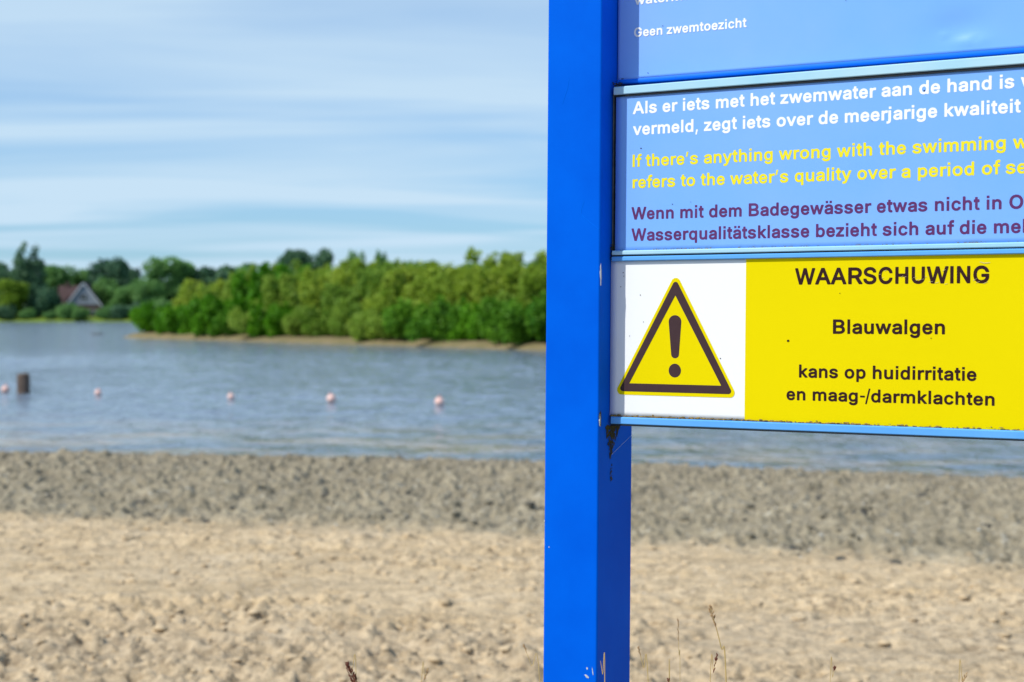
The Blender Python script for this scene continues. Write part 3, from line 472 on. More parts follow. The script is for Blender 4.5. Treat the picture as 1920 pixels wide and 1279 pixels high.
far = [
 (-75, 492, 120, 22, 'round', 'far_green', 'far green tree beyond the left edge of the lake view', 'tree'),
 (-28, 486, 110, 30, 'round', 'far_dark', 'dark tree at the very left of the far shore', 'tree'),
 (12, 500, 80, 24, 'round', 'far_dark', 'low dark tree directly behind the lime green bush on the far shore', 'tree'),
 (24, 522, 62, 5, 'round', 'far_lime', 'bright lime green round tree on the far bank at the left', 'tree'),
 (42, 457, 46, 12, 'conifer', 'far_dark', 'tall dark conifer, left one of the pair standing above the far shore', 'tree'),
 (64, 461, 48, 13, 'conifer', 'far_dark', 'tall dark conifer, right one of the pair standing above the far shore', 'tree'),
 (84, 538, 70, 8, 'bush', 'far_dark', 'dark bushy tree between the conifers and the house', 'tree'),
 (108, 492, 90, 40, 'round', 'far_green', 'mid green tree behind the left end of the house roof', 'tree'),
 (150, 504, 80, 46, 'round', 'far_green', 'mid green tree rising behind the house gable', 'tree'),
 (205, 478, 82, 34, 'round', 'far_dark', 'dark green round topped tree right of the house', 'tree'),
 (200, 517, 54, 20, 'round', 'far_green', 'lighter green tree close behind the right side of the house', 'tree'),
 (245, 491, 50, 50, 'round', 'far_dark', 'small dark tree between the round tree and the broad domed tree', 'tree'),
 (232, 532, 74, 12, 'round', 'far_green', 'green tree on the far bank just right of the house', 'tree'),
 (316, 481, 112, 20, 'round', 'far_green', 'broad domed green tree behind the left tip of the island', 'tree'),
 (276, 520, 70, 9, 'round', 'far_green', 'lower green tree in front of the broad domed tree', 'tree'),
 (395, 492, 96, 24, 'round', 'far_dark', 'green tree showing just above the island’s left slope', 'tree'),
 (455, 488, 100, 28, 'round', 'far_green', 'green tree top peeping over the left part of the island', 'tree'),
 (548, 461, 74, 22, 'round', 'far_dark', 'tall dark tree behind the island, left half of the dark pair', 'tree'),
 (597, 465, 72, 24, 'round', 'far_dark', 'tall dark tree behind the island, right half of the dark pair', 'tree'),
 (667, 464, 40, 20, 'round', 'far_green', 'narrow tree top above the middle of the island', 'tree'),
 (714, 462, 30, 18, 'round', 'far_green', 'slender tree top above the island right of the narrow one', 'tree'),
 (790, 486, 110, 30, 'round', 'far_green', 'green tree mostly hidden behind the right half of the island', 'tree'),
 (900, 488, 120, 30, 'round', 'far_green', 'green tree low behind the island near the blue post', 'tree'),
 (1000, 480, 110, 30, 'round', 'far_green', 'green tree behind the island at the blue post', 'tree'),
 (1120, 482, 120, 30, 'round', 'far_green', 'green tree on the far shore hidden behind the sign', 'tree'),
 (1250, 486, 110, 30, 'round', 'far_dark', 'dark tree on the far shore hidden behind the warning triangle', 'tree'),
 (1400, 480, 130, 30, 'round', 'far_green', 'broad green tree on the far shore hidden behind the yellow panel', 'tree'),
 (1560, 488, 120, 30, 'round', 'far_dark', 'darker tree on the far shore hidden behind the middle of the yellow panel', 'tree'),
 (1720, 482, 130, 30, 'round', 'far_green', 'green tree on the far shore hidden behind the right of the yellow panel', 'tree'),
 (1880, 486, 120, 30, 'round', 'far_green', 'green tree on the far shore hidden at the right edge', 'tree'),
]
fw = crown_mesh('far_wood', 900, [(x+random.Random(int(x*7)).uniform(-1, 1), FS+64+random.Random(int(x*9)).uniform(-3, 3), 5.2, 4.6, random.Random(int(x*5)).uniform(4.5, 6.6)) for x in np.arange(-170, 330, 3.2)], 26, .9, .5, 0)
tag(link('far_wood', fw, M['far_green']), 'dim unbroken line of woodland closing the view behind the far trees', kind='stuff')
rs = random.Random(77)
for i, (px, top, wpx, dd, kind, mk, lab, cat) in enumerate(far):
    Y = FS+dd; p = at_depth(px, 590, Y); base = 1.0; H = at_depth(px, top, Y).z-base; Wm = wpx/2667*Y
    v = TR[kind][i % len(TR[kind])]; nat = {'round': (10.5, 12.4), 'conifer': (5.2, 16.3), 'bush': (6, 4.2)}[kind]
    plant('conifer_tree' if kind == 'conifer' else 'tree', v[0], v[1], (p.x, Y, base), (Wm/nat[0], Wm/nat[0], H/nat[1]), rs.random()*6.28, M[mk], lab, cat, 'trees on the far shore')
farb = [(8, 573, 44, 2), (52, 578, 36, 2), (122, 566, 42, 3), (150, 577, 40, 2), (196, 574, 40, 3), (226, 570, 44, 3), (262, 566, 48, 3), (300, 560, 60, 4), (92, 582, 30, 2)]
fl = ['low dark bush at the left end of the far bank', 'small bush on the far bank under the conifers', 'rounded bush in front of the left end of the house', 'low bush at the foot of the house gable', 'dark bush on the bank right of the house', 'dark bush at the water between house and island', 'green bush on the bank left of the island tip', 'green bush on the far bank behind the island tip', 'smallest bush on the far bank left of the house']
fm = ['far_dark', 'far_green', 'far_green', 'far_green', 'far_green', 'far_dark', 'far_dark', 'far_green', 'far_green']
for i, (px, top, wpx, dd) in enumerate(farb):
    Y = FS+dd; p = at_depth(px, 590, Y); base = .6; H = at_depth(px, top, Y).z-base; Wm = wpx/2667*Y; v = TR['bush'][i % 3]
    plant('bush', v[0], v[1], (p.x, Y, base), (Wm/6, Wm/6, H/4.2), rs.random()*6.28, M[fm[i]], fl[i], 'bush', 'bushes on the far bank')

# ------------------------------------------------------------------ house on the far bank
def build_house():
    Y = FS+17; c = at_depth(152, 590, Y); t = empty('house', (c.x, Y, 1.0)); t.rotation_euler = (0, 0, R(8))
    tag(t, 'white gabled house with a reddish brown tiled roof among the trees on the far bank', 'house')
    roofm = mat('roof_tiles', (.085, .055, .055), .85, .2, var=(1.6, .8, (.065, .038, .035))); wallm = mat('dark_brick', (.10, .065, .055), .9, .2, var=(2, .6, (.07, .05, .045)))
    boards = mat('white_boards', (.25, .27, .32), .7, .2); glass = mat('window_glass', (.02, .025, .03), .1, .6); white = mat('white_frame', (.42, .44, .48), .6)
    # front wing: gable facing the lake; main wing behind with its ridge across
    bm = bmesh.new(); box(bm, -2.7, 5.0, -3.6, 3.4, -.6, 2.9); box(bm, -5.4, 4.2, 1.6, 8, -.6, 2.6); link('wall', bm_mesh('wall', bm), wallm, t)
    def gable(x0, x1, y0, y1, z0, z1, ov):
        xm = (x0+x1)/2; th = .22
        V = []; F = []
        for sgn, xe in ((-1, x0-ov), (1, x1+ov)):
            ze = z0-ov*(z1-z0)/((x1-x0)/2); b = len(V)
            for y in (y0-.35, y1+.35):
                V += [(xe, y, ze), (xm, y, z1), (xm, y, z1+th*1.6), (xe, y, ze+th)]
            F += [(b, b+1, b+5, b+4), (b+3, b+7, b+6, b+2), (b, b+4, b+7, b+3), (b, b+3, b+2, b+1), (b+4, b+5, b+6, b+7)]
        return V, F
    V, F = gable(-2.7, 5.0, -3.7, 4.5, 2.9, 7.9, .35)
    rf = link('roof', pymesh('roof', V, F), roofm, t)
    # main roof: ridge across
    V = [(-5.8, 1.1, 2.3), (4.3, 1.1, 2.3), (4.3, 4.8, 7.5), (-5.8, 4.8, 7.5), (-5.8, 8.5, 2.3), (4.3, 8.5, 2.3)]
    rf2 = link('roof', pymesh('roof', V, [(0, 1, 2, 3), (3, 2, 5, 4), (0, 3, 4), (1, 5, 2)]), roofm, t)
    bm = bmesh.new(); box(bm, -4.2, -3.4, 4.4, 5.2, 6.8, 8.3); link('chimney', bm_mesh('chimney', bm), wallm, rf2)
    pg = link('gable_front', pymesh('gable_front', [(-2.7, -3.72, 2.9), (5.0, -3.72, 2.9), (1.15, -3.72, 7.8), (-2.7, -3.5, 2.9), (5.0, -3.5, 2.9), (1.15, -3.5, 7.8)], [(0, 1, 2), (3, 5, 4), (0, 3, 4, 1), (1, 4, 5, 2), (2, 5, 3, 0)]), boards, t)
    def barge(xa, za, xb, zb):
        bm = bmesh.new(); a = Vector((xa, -4.09, za)); b = Vector((xb, -4.09, zb)); d = b-a
        bmesh.ops.create_cube(bm, size=1, matrix=Matrix.Translation((a+b)/2) @ d.to_track_quat('X', 'Y').to_matrix().to_4x4() @ Matrix.Diagonal((d.length, .34, .08, 1))); link('bargeboard', bm_mesh('bargeboard', bm), white, t)
    barge(-3.05, 2.45, 1.15, 7.9); barge(5.35, 2.45, 1.15, 7.9)
    def window(x0, x1, z0, z1, y, bars):
        bm = bmesh.new(); w = .12
        box(bm, x0-w, x0, y-.1, y, z0-w, z1+w); box(bm, x1, x1+w, y-.1, y, z0-w, z1+w); box(bm, x0, x1, y-.1, y, z1, z1+w); box(bm, x0, x1, y-.1, y, z0-w, z0)
        for k in range(1, bars): xx = x0+(x1-x0)*k/bars; box(bm, xx-.04, xx+.04, y-.09, y-.01, z0, z1)
        f = link('window', bm_mesh('window', bm), white, t); bm = bmesh.new(); box(bm, x0, x1, y-.05, y-.02, z0, z1); link('pane', bm_mesh('pane', bm), glass, f)
    window(.35, 1.95, 3.9, 5.4, -3.73, 2); window(-2.0, .4, .2, 1.55, -3.61, 3); window(1.9, 4.3, -.4, 1.55, -3.61, 3)
build_house()

# ------------------------------------------------------------------ things in the water
def build_buoys():
    bm = bmesh.new(); bmesh.ops.create_uvsphere(bm, u_segments=24, v_segments=14, radius=.105)
    for v in bm.verts: v.co.z *= .95
    fm = bm_mesh('buoy_float', bm)
    bm = bmesh.new(); bmesh.ops.create_cone(bm, segments=12, radius1=.03, radius2=.022, depth=.05, cap_ends=True, matrix=Matrix.Translation((0, 0, .115))); cm = bm_mesh('buoy_cap', bm)
    bm = bmesh.new(); bmesh.ops.create_circle(bm, segments=8, radius=.006, matrix=Matrix.Translation((.025, 0, .15)) @ Matrix.Rotation(math.pi/2, 4, 'X')); 
    bmesh.ops.spin(bm, geom=bm.verts[:]+bm.edges[:], cent=(0, 0, .15), axis=(0, 1, 0), angle=2*math.pi, steps=14, use_duplicate=False); rm = bm_mesh('buoy_ring', bm)
    fmat = mat('faded_orange_plastic', (.78, .46, .38), .5, .3, var=(6, .7, (.80, .60, .54))); dk = mat('buoy_fitting', (.55, .30, .26), .5)
    spots = [(10, 729, 'pale pink ball buoy left of the wooden pile at the left edge', .95), (184, 734.5, 'pale pink ball buoy next right of the wooden pile', .80), (433, 742, 'smallest looking pink ball buoy, middle one of the five', .76), (621, 747, 'pink ball buoy second from the blue post', 1.0), (824, 753, 'pink ball buoy nearest the blue post', 1.0)]
    for px, py, lab, s in spots:
        p = ground_at(px, py+6, ZW); t = empty('buoy', (p.x, p.y, ZW+.055*s)); t.rotation_euler = (R(8*s), R(-6), px); t.scale = (s*.86, s*.86, s*.86); tag(t, lab, 'buoy', 'buoys in a line marking the swimming area')
        link('float', fm, fmat, t, smooth=True); link('cap', cm, dk, t); link('ring', rm, dk, t)
build_buoys()
def build_pile():
    p = ground_at(44, 737, ZW); bm = bmesh.new(); n = 20; rs = random.Random(3); prev = None
    hs = [-.6, 0, .1, .22, .34, .395, .415]; rr = [.135, .135, .13, .133, .13, .122, .10]; off = [rs.uniform(-.012, .012) for _ in range(n)]
    for h, r in zip(hs, rr):
        ring = [bm.verts.new(((r+off[k]*.8+rs.uniform(-.003, .003))*math.cos(2*math.pi*k/n), (r+off[k]*.8)*math.sin(2*math.pi*k/n), h+(.012*math.sin(k*1.3) if h > .38 else 0))) for k in range(n)]
        if prev:
            for k in range(n): bm.faces.new((prev[k], prev[(k+1) % n], ring[(k+1) % n], ring[k]))
        prev = ring
    bm.faces.new(prev)
    o = link('wooden_pile', bm_mesh('wooden_pile', bm), mat('weathered_wood', (.15, .11, .085), .9, .2, var=(14, .9, (.07, .05, .04)), bump=(30, .8, .01)), smooth=False)
    o.location = (p.x, p.y, ZW); tag(o, 'short round weathered wooden pile standing in the lake beside the leftmost buoy', 'pile')
build_pile()
def build_log():
    p = ground_at(183, 627.5, ZW); bm = bmesh.new(); n = 10
    for (a, b, r) in ((Vector((-.9, 0, .06)), Vector((.75, .2, .10)), .12), (Vector((.1, .1, .1)), Vector((.45, .0, .38)), .05)):
        d = b-a; bmesh.ops.create_cone(bm, segments=n, radius1=r, radius2=r*.7, depth=d.length, cap_ends=True, matrix=Matrix.Translation((a+b)/2) @ d.to_track_quat('Z', 'Y').to_matrix().to_4x4())
    for v in bm.verts: v.co += Vector((random.Random(v.index if v.index >= 0 else 0).uniform(-.02, .02), 0, 0))
    o = link('driftwood', bm_mesh('driftwood', bm), mat('wet_wood', (.10, .085, .065), .8, .3, var=(5, .6, (.05, .04, .03)))); o.location = (p.x, p.y, ZW); o.scale = (.6, .6, .5)
    tag(o, 'low dark piece of driftwood in the shallows left of the island tip', 'driftwood')
build_log()

# ------------------------------------------------------------------ the sign
EX = Vector((.892252, -.451539, -.0000846)); EY = Vector((.451472, .892123, -.0170345)); EZ = Vector((.0077672, .0151609, .999855))
ORG = Vector((.122985, 2.000351, 1.6))
GL = json.loads(GLYPHS)
sign = empty('information_sign')
sign.matrix_world = Matrix.Translation(ORG-EZ*1.6) @ Matrix((EX, EY, EZ)).transposed().to_4x4()
tag(sign, 'blue framed bathing water sign with blue panels and a yellow warning panel on blue posts', 'sign')
H0 = 1.6     # local height of the origin of the measurements
TOP = .95; RIGHT = 1.22
def part(name, bm, m, parent=sign, smooth=False):
    o = link(name, bm_mesh(name, bm), m, parent)
    if smooth:
        for p in o.data.polygons: p.use_smooth = True
    return o
def post(x0, x1):
    bm = bmesh.new(); box(bm, x0, x1, 0, .126, -.35, H0+TOP, .0028, 3); p = part('post', bm, M['post'])
    bm = bmesh.new(); box(bm, x0-.003, x1+.003, -.003, .129, H0+TOP, H0+TOP+.012, .003, 2); part('post_cap', bm, M['post'])
    return p
post0 = post(-.0838, 0.0)
post(RIGHT, RIGHT+.0838)
def grid_panel(x0, x1, z0, z1, y, nx, nz, fn, m, name='panel', th=.002):
    xs = np.linspace(x0, x1, nx); zs = np.linspace(z0, z1, nz); X, Z = np.meshgrid(xs, zs); Yv = y+fn(X, Z)
    V = np.stack([X, Yv, Z+H0], -1).reshape(-1, 3); i = (np.arange(nz-1)[:, None]*nx+np.arange(nx-1)[None, :]).ravel()
    F = np.stack([i, i+1, i+nx+1, i+nx], -1); Vb = V+np.array([0, th, 0]); nV = len(V)
    Fb = F[:, ::-1]+nV
    edge = []
    rim = list(range(nx))+[k*nx+nx-1 for k in range(1, nz)]+[(nz-1)*nx+k for k in range(nx-2, -1, -1)]+[k*nx for k in range(nz-2, 0, -1)]
    for a, b in zip(rim, rim[1:]+rim[:1]): edge.append((b, a, a+nV, b+nV))
    me = npmesh(name, np.concatenate([V, Vb]), np.concatenate([F, Fb, np.array(edge)])); return link(name, me, m, sign, smooth=True)
# top panel (set further back) with a dent near its lower edge
def dent(X, Z):
    d = .0030*np.exp(-(((X-.478)/.034)**2+((Z-.372)/.020)**2))
    d += -.0018*np.exp(-(((X-.490)/.020)**2+((Z-.352)/.007)**2)) - .0011*np.exp(-(((X-.458)/.006)**2+((Z-.363)/.003)**2))
    d += .0012*np.exp(-(((X-.497)/.005)**2+((Z-.353)/.003)**2))
    return d+.0004*fbm(X*2.5, Z*3.5, 9, 2)
p1 = grid_panel(.0012, RIGHT-.001, .3385, TOP-.03, .056, 300, 150, dent, M['panel'])
bm = bmesh.new()   # rolled lower edge of the top panel
prof = [(.0562, .3383), (.0570, .3365), (.0590, .3350), (.0620, .3343), (.0660, .3340), (.0660, .3325), (.0560, .3325), (.0555, .3345), (.0553, .3365), (.0555, .3383)]
prof = [(.0560, .3384), (.0553, .3372), (.0551, .3355), (.0554, .3338), (.0562, .3326), (.0600, .3322), (.0600, .3384)]
r0 = [bm.verts.new((.0012, a, b+H0)) for a, b in prof]; r1 = [bm.verts.new((RIGHT-.001, a, b+H0)) for a, b in prof]
for k in range(len(prof)): bm.faces.new((r0[k], r0[(k+1) % len(prof)], r1[(k+1) % len(prof)], r1[k]))
bm.faces.new(r0[::-1]); bm.faces.new(r1); part('panel_edge', bm, M['lip'], p1)
flat = lambda X, Z: .00010*fbm(X*3, Z*4, 19, 2)
p2 = grid_panel(.0065, RIGHT-.004, .0900, .3150, .039, 120, 30, flat, M['panel'])
bm = bmesh.new(); box(bm, .0012, .0030, .0405, .050, H0+.0900, H0+.3150); part('edge_strip', bm, M['edge'], p2)
p3 = grid_panel(.0006, RIGHT-.001, -.1450, .0780, .039, 120, 30, flat, M['white'])
# backing behind all panels so nothing shines through the joints
bm = bmesh.new(); box(bm, .001, RIGHT-.001, .070, .076, H0-.150, H0+TOP-.03); part('back_plate', bm, M['post'])
def rail(x0, ya, zb0, zt0, zb1, zt1, m, depth=.022, lip=.0012):
    """front face at ya; heights given at u=0.005 and u=0.56, carried on along the sign"""
    bm = bmesh.new(); x1 = RIGHT-.001; k = (x1-.005)/.555
    e = lambda a, b: (a, a+(b-a)*k)
    zb = e(zb0, zb1); zt = e(zt0, zt1); rings = []
    for x, b, t in ((x0, zb[0], zt[0]), (x1, zb[0]+(zb1-zb0)*1.0, zt[0]+(zt1-zt0)*1.0)):
        c = .0010
        pr = [(ya+c, b), (ya, b+c), (ya, t-c*1.6), (ya+c*1.6, t), (ya+depth, t), (ya+depth, b)]
        rings.append([bm.verts.new((x, y, z+H0)) for y, z in pr])
    n = 6
    for q in range(n): bm.faces.new((rings[0][q], rings[0][(q+1) % n], rings[1][(q+1) % n], rings[1][q]))
    bm.faces.new(rings[0][::-1]); bm.faces.new(rings[1]); bmesh.ops.recalc_face_normals(bm, faces=bm.faces[:])
    return part('rail', bm, m)
def strip(x0, y0, y1, z0, z1, m, name, parent=sign):
    bm = bmesh.new(); box(bm, x0, RIGHT-.002, y0, y1, H0+z0, H0+z1); return part(name, bm, m, parent)
ra = rail(.0047, .034, .3133, .3248, .3145, .3290, M['rail_pale'], .028)
strip(.0050, .0362, .050, .3108, .3131, M['gasket'], 'gasket', ra)
rb = rail(.0040, .034, .0851, .0914, .0843, .0910, M['rail_pale'], .014)
rc = rail(.0036, .0338, .0763, .0829, .0766, .0833, M['rail_blue'], .014)
strip(.0040, .0365, .048, .0831, .0849, M['gasket'], 'gasket', rc)
rd = rail(.0045, .0335, -.1555, -.1453, -.1562, -.1449, M['rail_blue'], .016)
strip(.0045, .0345, .0490, -.1578, -.1556, M['gasket'], 'gasket', rd)

# ---- printed fields and lettering
def flatfield(name, pts, y, m, parent, th=.0003):
    bm = bmesh.new(); a = [bm.verts.new((p[0], y, p[1]+H0)) for p in pts]; b = [bm.verts.new((p[0], y+th, p[1]+H0)) for p in pts]
    bm.faces.new(a); bm.faces.new(b[::-1]); n = len(pts)
    for k in range(n): bm.faces.new((a[(k+1) % n], a[k], b[k], b[(k+1) % n]))
    bmesh.ops.recalc_face_normals(bm, faces=bm.faces[:]); return part(name, bm, m, parent)
flatfield('yellow_field', [(.2002, -.1448), (RIGHT-.004, -.1448), (RIGHT-.004, .0775), (.2006, .0775)], .0383, M['yellow'], p3, .0003)
def round_tri(c, r, n=9):
    out = []; cc = [Vector(p) for p in c]
    for i in range(3):
        p, a, b = cc[i], cc[i-1], cc[(i+1) % 3]
        n1 = (p-a).normalized(); n1 = Vector((n1.y, -n1.x)); n2 = (b-p).normalized(); n2 = Vector((n2.y, -n2.x))
        a1 = math.atan2(n1.y, n1.x); a2 = math.atan2(n2.y, n2.x)
        while a2 < a1: a2 += 2*math.pi
        for k in range(n+1): t = a1+(a2-a1)*k/n; out.append((p.x+r*math.cos(t), p.y+r*math.sin(t)))
    return out
flatfield('warning_triangle', round_tri([(.0184, -.1068), (.1790, -.1070), (.0990, .0448)], .0068), .0385, M['yellow'], p3, .0002)
# dark border: outer rounded triangle with the inner triangle open
def ring_field(name, outer, inner, y, m, parent):
    cu = bpy.data.curves.new(name, 'CURVE'); cu.dimensions = '2D'; cu.fill_mode = 'BOTH'; cu.extrude = .0001
    for pts in (outer, inner):
        s = cu.splines.new('POLY'); s.points.add(len(pts)-1); s.use_cyclic_u = True
        for q, p in zip(s.points, pts): q.co = (p[0], p[1], 0, 1)
    return curve_to_part(name, cu, y, m, parent)
def curve_to_part(name, cu, y, m, parent):
    o = bpy.data.objects.new('tmp', cu); C.objects.link(o); bpy.context.view_layer.update()
    me = bpy.data.meshes.new_from_object(o.evaluated_get(bpy.context.evaluated_depsgraph_get())); bpy.data.objects.remove(o); bpy.data.curves.remove(cu)
    co = np.zeros(len(me.vertices)*3, np.float32); me.vertices.foreach_get('co', co); co = co.reshape(-1, 3)
    V = np.stack([co[:, 0], y-co[:, 2], co[:, 1]+H0], -1).astype(np.float32); me.vertices.foreach_set('co', V.ravel()); me.materials.clear(); me.update(); me.name = name
    return link(name, me, m, parent)
ring_field('triangle_border', round_tri([(.0207, -.1046), (.1768, -.1048), (.0988, .0420)], .0041), [(.0303, -.0973), (.1665, -.0976), (.0986, .0272)], .0383, M['dark'], p3)
ex = []
for k in range(13): a = math.pi*k/12; ex.append((.0984+.0094*math.cos(a), -.0095+.0090*math.sin(a)))
for k in range(9): a = math.pi+math.pi*k/8; ex.append((.0989+.0058*math.cos(a), -.0555+.0053*math.sin(a)))
flatfield('exclamation_bar', ex, .0383, M['dark'], p3)
flatfield('exclamation_dot', [(.0987+.0091*math.cos(2*math.pi*k/28), -.0780+.0097*math.sin(2*math.pi*k/28)) for k in range(28)], .0383, M['dark'], p3)

def lettering(txt, u0, u1, v0, v1, cap, y, m, parent, extra=''):
    def bounds(s):
        x = 0; lo = 1e9; hi = -1e9
        for ch in s:
            g = GL[ch]
            for sp in g[1:]: lo = min(lo, x+min(sp[::2])); hi = max(hi, x+max(sp[::2]))
            x += g[0]
        return lo, hi
    lo, hi = bounds(txt); sx = (u1-u0)/(hi-lo); sy = cap/716; slope = (v1-v0)/(u1-u0)
    cu = bpy.data.curves.new('lettering', 'CURVE'); cu.dimensions = '2D'; cu.fill_mode = 'BOTH'; cu.extrude = .00005; x = 0
    for ch in txt+extra:
        g = GL[ch]
        for sp in g[1:]:
            s = cu.splines.new('POLY'); n = len(sp)//2; s.points.add(n-1); s.use_cyclic_u = True
            for k in range(n):
                U = (x+sp[2*k]-lo)*sx; s.points[k].co = (u0+U, v0+slope*U+sp[2*k+1]*sy, 0, 1)
        x += g[0]
    o = curve_to_part('lettering', cu, y, m, parent); return o
lettering('waterkwaliteit', .0268, .1640, .4438, .4432, .0134, .0556, M['wtext'], p1)
lettering('Geen zwemtoezicht', .0264, .1930, .3977, .3970, .0136, .0556, M['wtext'], p1)
yt = .0388
lettering('Als er iets met het zwemwater aan de hand is', .0322, .5472, .2846, .2851, .0178, yt, M['wtext'], p2, ' w')
lettering('vermeld, zegt iets over de meerjarige kwaliteit', .0328, .5551, .2547, .2538, .0178, yt, M['wtext'], p2)
lettering('If there’s anything wrong with the swimming', .0324, .5377, .2096, .2086, .0178, yt, M['ytext'], p2, ' w')
lettering('refers to the water’s quality over a period of', .0327, .5315, .1794, .1773, .0178, yt, M['ytext'], p2, ' se')
lettering('Wenn mit dem Badegewässer etwas nicht in', .0314, .5332, .1351, .1332, .0178, yt, M['purple'], p2, ' O')
lettering('Wasserqualitätsklasse bezieht sich auf die me', .0317, .5564, .1048, .1027, .0178, yt, M['purple'], p2, 'h')
y3 = .0381
lettering('WAARSCHUWING', .2690, .5192, .0405, .0402, .0222, y3, M['ink'], p3)
lettering('Blauwalgen', .3208, .4653, -.0252, -.0250, .0192, y3, M['ink'], p3)
lettering('kans op huidirritatie', .2755, .5047, -.0842, -.0840, .0176, y3, M['ink'], p3)
lettering('en maag-/darmklachten', .2586, .5270, -.1148, -.1149, .0172, y3, M['ink'], p3)

# ---- wear: grime on the ledges, algae under the corner, chips in the paint
def crumbs(name, seed, n, fx, fy, fz, smin, smax, m, parent, label=None):
    rs = np.random.RandomState(seed); var = rock_variants(3, seed); VV = []; FF = []; off = 0
    for k in range(n):
        v, f = var[k % 3]; s = rs.uniform(smin, smax); P = v*s*np.array([rs.uniform(.8, 2.6), .5, rs.uniform(.5, 1)])+np.array([fx(rs), fy(rs), fz(rs)+H0])
        VV.append(P); FF.append(f+off); off += len(v)
    o = link(name, npmesh(name, np.concatenate(VV), np.concatenate(FF)), m, parent, smooth=True); tag(o, label, kind='stuff'); return o
def clustered(lo, hi, cs):
    def f(rs):
        if rs.rand() < .65: c = cs[rs.randint(len(cs))]; return float(np.clip(rs.normal(c[0], c[1]), lo, hi))
        return rs.uniform(lo, hi)
    return f
crumbs('grime', 5, 560, clustered(.005, .60, [(.06, .03), (.10, .03), (.17, .02), (.24, .03), (.33, .02)]), lambda r: r.uniform(.0352, .0376), lambda r: -.1449+abs(r.normal(0, .0010)), .0005, .0016, M['grime'], sign, 'brown grime and moss along the lowest ledge')
crumbs('grime', 6, 160, clustered(.005, .60, [(.10, .012), (.135, .01), (.25, .03), (.37, .03), (.50, .006)]), lambda r: r.uniform(.036, .0378), lambda r: .0914+abs(r.normal(0, .0005)), .0003, .0008, M['grime'], sign, 'thin dark grime on the ledge under the purple text')
crumbs('dirt', 7, 60, lambda r: r.uniform(.0012, .006), lambda r: r.uniform(.036, .05), lambda r: r.uniform(.075, .10), .0005, .0015, M['algae'], sign)
crumbs('dirt', 8, 70, lambda r: r.uniform(.0012, .012), lambda r: r.uniform(.038, .055), lambda r: abs(r.normal(0, .004))+.325, .0004, .0014, M['algae'], sign)
def blotch(name, cx, cz, rx, rz, plane, m, parent, seed, rot=0, n=22, off=.0004):
    rs = random.Random(seed); pts = []
    for k in range(n):
        a = 2*math.pi*k/n; r = 1+rs.uniform(-.28, .28); x, z = rx*r*math.cos(a), rz*r*math.sin(a); pts.append((cx+x*math.cos(rot)-z*math.sin(rot), cz+x*math.sin(rot)+z*math.cos(rot)))
    bm = bmesh.new()
    if plane == 'side': a = [bm.verts.new((off, p[0], p[1]+H0)) for p in pts]; b = [bm.verts.new((-.0005, p[0], p[1]+H0)) for p in pts]
    else: a = [bm.verts.new((p[0], plane-off, p[1]+H0)) for p in pts]; b = [bm.verts.new((p[0], plane+.0005, p[1]+H0)) for p in pts]
    bm.faces.new(a); bm.faces.new(b[::-1])
    for k in range(n): bm.faces.new((a[k], b[k], b[(k+1) % n], a[(k+1) % n]))
    bmesh.ops.recalc_face_normals(bm, faces=bm.faces[:]); return part(name, bm, m, parent)
rs = random.Random(12)
bm = bmesh.new()
def patch(bm, cy, cz, r, seed, off):
    q = random.Random(seed); vs = [bm.verts.new((off, cy+r*q.uniform(.6, 1.2)*math.cos(a*.628), cz+H0+r*q.uniform(.7, 1.7)*math.sin(a*.628))) for a in range(10)]; bm.faces.new(vs)
    c = bm.verts.new((off+.0006, cy, cz+H0))
    bm.faces.remove(bm.faces[-1] if False else list(vs[0].link_faces)[0])
    for k in range(10): bm.faces.new((vs[k], vs[(k+1) % 10], c))
for k in range(260):
    t = rs.random()**1.7; cz = -.160-t*.046; cy = .050+.027*(1-t)*rs.uniform(-1, 1)-.004*t+.002*rs.uniform(-1, 1)-.004*t; patch(bm, cy, cz, rs.uniform(.0007, .0026)*(1.15-t*.7), k, .0003+k*3e-6)
for k in range(14): patch(bm, .047+rs.uniform(-.004, .002), -.215-rs.random()*.024, rs.uniform(.0007, .0018), 500+k, .0008)
part('algae_stain', bm, M['algae'], post0)
blotch('paint_chip', .0036, .0560, .0026, .0135, 'side', M['chip'], post0, 4, 0)
blotch('paint_chip', .0050, -.1480, .0036, .0105, 'side', M['algae'], post0, 5, 0)
blotch('paint_chip', .0036, -.1490, .0017, .0085, 'side', M['chip'], post0, 6, 0, off=.0007)
blotch('paint_chip', -.0150, -.5110, .0042, .0016, 0.0, M['chip'], post0, 7, -.6)
blotch('paint_chip', -.0145, -.5000, .0012, .0018, 0.0, M['chip'], post0, 8)
blotch('paint_chip', -.0060, -.5035, .0006, .0055, 0.0, M['chip'], post0, 9, .15)
blotch('paint_chip', -.0832, -.2960, .0007, .0014, 0.0, M['chip'], post0, 10)
blotch('paint_chip', -.0755, -.3330, .0008, .0008, 0.0, M['chip'], post0, 11)
